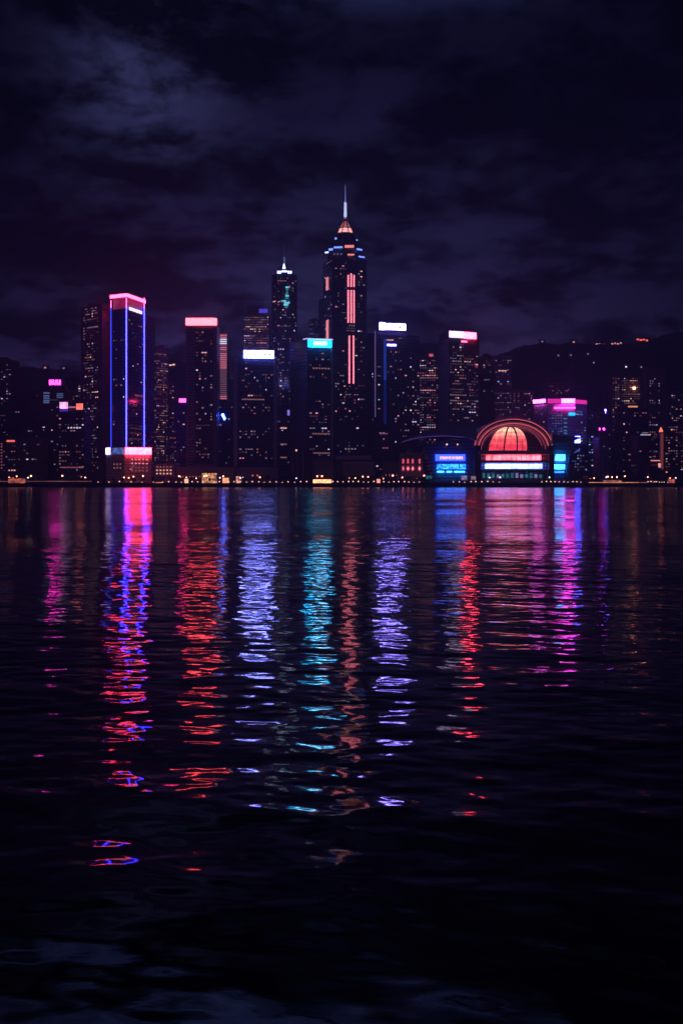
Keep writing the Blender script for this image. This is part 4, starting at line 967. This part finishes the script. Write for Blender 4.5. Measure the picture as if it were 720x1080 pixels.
# ================================================================== SKY AND LIGHT
w = bpy.data.worlds.new('World'); SC.world = w; w.use_nodes = True; nt = w.node_tree; nt.nodes.clear()
out = N(nt, 'ShaderNodeOutputWorld')
MOON_EL, MOON_AZ = R(62), R(200)             # veiled night light from high behind the viewer
sky = N(nt, 'ShaderNodeTexSky', sky_type='NISHITA', sun_disc=False); sky.sun_elevation = MOON_EL; sky.sun_rotation = MOON_AZ
bs = N(nt, 'ShaderNodeBackground'); nt.links.new(sky.outputs[0], bs.inputs[0]); bs.inputs[1].default_value = .00003
tc = N(nt, 'ShaderNodeTexCoord'); sp = N(nt, 'ShaderNodeSeparateXYZ'); nt.links.new(tc.outputs['Generated'], sp.inputs[0])
zc = math_node(nt, 'MAXIMUM', sp.outputs[2], 0.0); den = math_node(nt, 'ADD', zc, .26)
cb = N(nt, 'ShaderNodeCombineXYZ'); nt.links.new(math_node(nt, 'DIVIDE', sp.outputs[0], den), cb.inputs[0]); nt.links.new(math_node(nt, 'DIVIDE', sp.outputs[1], den), cb.inputs[1]); cb.inputs[2].default_value = 3.3
OX = 9.3
def noise(scale, detail, rough, dist, off=0):
    mp = N(nt, 'ShaderNodeMapping'); mp.inputs['Location'].default_value = (off, off * .7, 0); nt.links.new(cb.outputs[0], mp.inputs[0])
    n = N(nt, 'ShaderNodeTexNoise'); n.inputs['Scale'].default_value = scale; n.inputs['Detail'].default_value = detail; n.inputs['Roughness'].default_value = rough; n.inputs['Distortion'].default_value = dist
    nt.links.new(mp.outputs[0], n.inputs['Vector']); return n.outputs['Fac']
n1 = noise(4.2, 14, .62, .15, OX); n2 = noise(1.9, 4, .5, .2, 7.1); n3 = noise(12, 10, .66, .15, 3.1)
cl = math_node(nt, 'ADD', math_node(nt, 'MULTIPLY', n1, .56), math_node(nt, 'ADD', math_node(nt, 'MULTIPLY', n2, .16), math_node(nt, 'MULTIPLY', n3, .28)))
ramp = N(nt, 'ShaderNodeMapRange', interpolation_type='SMOOTHSTEP'); ramp.inputs[1].default_value = .44; ramp.inputs[2].default_value = .585; ramp.inputs[3].default_value = .08; ramp.inputs[4].default_value = 1.75
nt.links.new(cl, ramp.inputs[0])
def gauss(dx, dy, dz, k):
    d = Vector((dx, dy, dz)).normalized(); v = N(nt, 'ShaderNodeVectorMath', operation='DOT_PRODUCT'); nt.links.new(tc.outputs['Generated'], v.inputs[0]); v.inputs[1].default_value = d
    return math_node(nt, 'EXPONENT', math_node(nt, 'MULTIPLY', math_node(nt, 'SUBTRACT', v.outputs['Value'], 1.0), k))
lowglow = math_node(nt, 'MULTIPLY', math_node(nt, 'EXPONENT', math_node(nt, 'MULTIPLY', zc, -10.0)), gauss(-.01, 1, 0, 30))       # city light under the cloud deck
moon = gauss(-.165, 1, .335, 560); moon2 = gauss(.0, 1, .2, 60)
def scaled(col, fac):
    v = N(nt, 'ShaderNodeVectorMath', operation='SCALE'); v.inputs[0].default_value = col; nt.links.new(fac, v.inputs['Scale']); return v.outputs[0]
def addv(a, b_):
    v = N(nt, 'ShaderNodeVectorMath', operation='ADD'); nt.links.new(a, v.inputs[0]); nt.links.new(b_, v.inputs[1]); return v.outputs[0]
acc = addv(scaled((.082, .072, .28), lowglow), scaled((.019, .0205, .064), moon))
acc = addv(acc, scaled((.003, .0032, .012), moon2))
acc = addv(acc, scaled((.060, .018, .062), math_node(nt, 'MULTIPLY', math_node(nt, 'EXPONENT', math_node(nt, 'MULTIPLY', zc, -20)), gauss(-.02, 1, 0, 14))))   # magenta city light on the lowest cloud
band = N(nt, 'ShaderNodeMapRange', interpolation_type='SMOOTHSTEP'); band.inputs[1].default_value = .352; band.inputs[2].default_value = .46; nt.links.new(sp.outputs[2], band.inputs[0])
acc = addv(acc, scaled((.055, .072, .26), math_node(nt, 'MULTIPLY', band.outputs[0], gauss(-.05, 1, .5, 12))))         # cloud deck higher up, lit by the moon above
acc = addv(acc, scaled((.012, .014, .07), gauss(0, -1, .6, 2.2)))              # glow added on unseen clouds behind the viewer, lights facades and haze
amb = N(nt, 'ShaderNodeCombineXYZ'); amb.inputs[0].default_value = .0005; amb.inputs[1].default_value = .0005; amb.inputs[2].default_value = .0018
acc = addv(acc, amb.outputs[0])
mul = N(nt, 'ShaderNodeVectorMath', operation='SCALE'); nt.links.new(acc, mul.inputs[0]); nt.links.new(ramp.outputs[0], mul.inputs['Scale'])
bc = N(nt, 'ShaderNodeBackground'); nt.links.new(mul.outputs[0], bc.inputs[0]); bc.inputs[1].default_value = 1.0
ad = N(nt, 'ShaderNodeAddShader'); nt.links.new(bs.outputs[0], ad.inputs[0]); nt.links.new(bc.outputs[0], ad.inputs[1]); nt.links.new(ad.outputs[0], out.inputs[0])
L = bpy.data.lights.new('moon', 'SUN'); L.energy = .004; L.angle = R(30); L.color = (.7, .75, 1)
lo = bpy.data.objects.new('moon', L); C.objects.link(lo)
d = Vector((math.sin(MOON_AZ) * math.cos(MOON_EL), math.cos(MOON_AZ) * math.cos(MOON_EL), math.sin(MOON_EL)))
lo.rotation_euler = (-d).to_track_quat('-Z', 'Y').to_euler()

# ================================================================== CAMERA
cam = bpy.data.cameras.new('camera'); co = bpy.data.objects.new('camera', cam); C.objects.link(co)
co.location = (0, 0, CH); co.rotation_euler = (R(90), 0, 0)
cam.sensor_fit = 'VERTICAL'; cam.sensor_height = 36; cam.sensor_width = 24; cam.lens = 36 * F / 1080
cam.shift_y = (HY - 540) / 1080; cam.clip_end = 12000; cam.clip_start = .1
SC.camera = co
SC.view_settings.view_transform = 'Standard'; SC.view_settings.look = 'None'; SC.view_settings.exposure = 0; SC.view_settings.gamma = 1
cy = SC.cycles
cy.max_bounces = 6; cy.diffuse_bounces = 2; cy.glossy_bounces = 3; cy.volume_bounces = 0; cy.transparent_max_bounces = 4
cy.sample_clamp_indirect = 40; cy.use_denoising = True; cy.caustics_reflective = True; cy.blur_glossy = 0
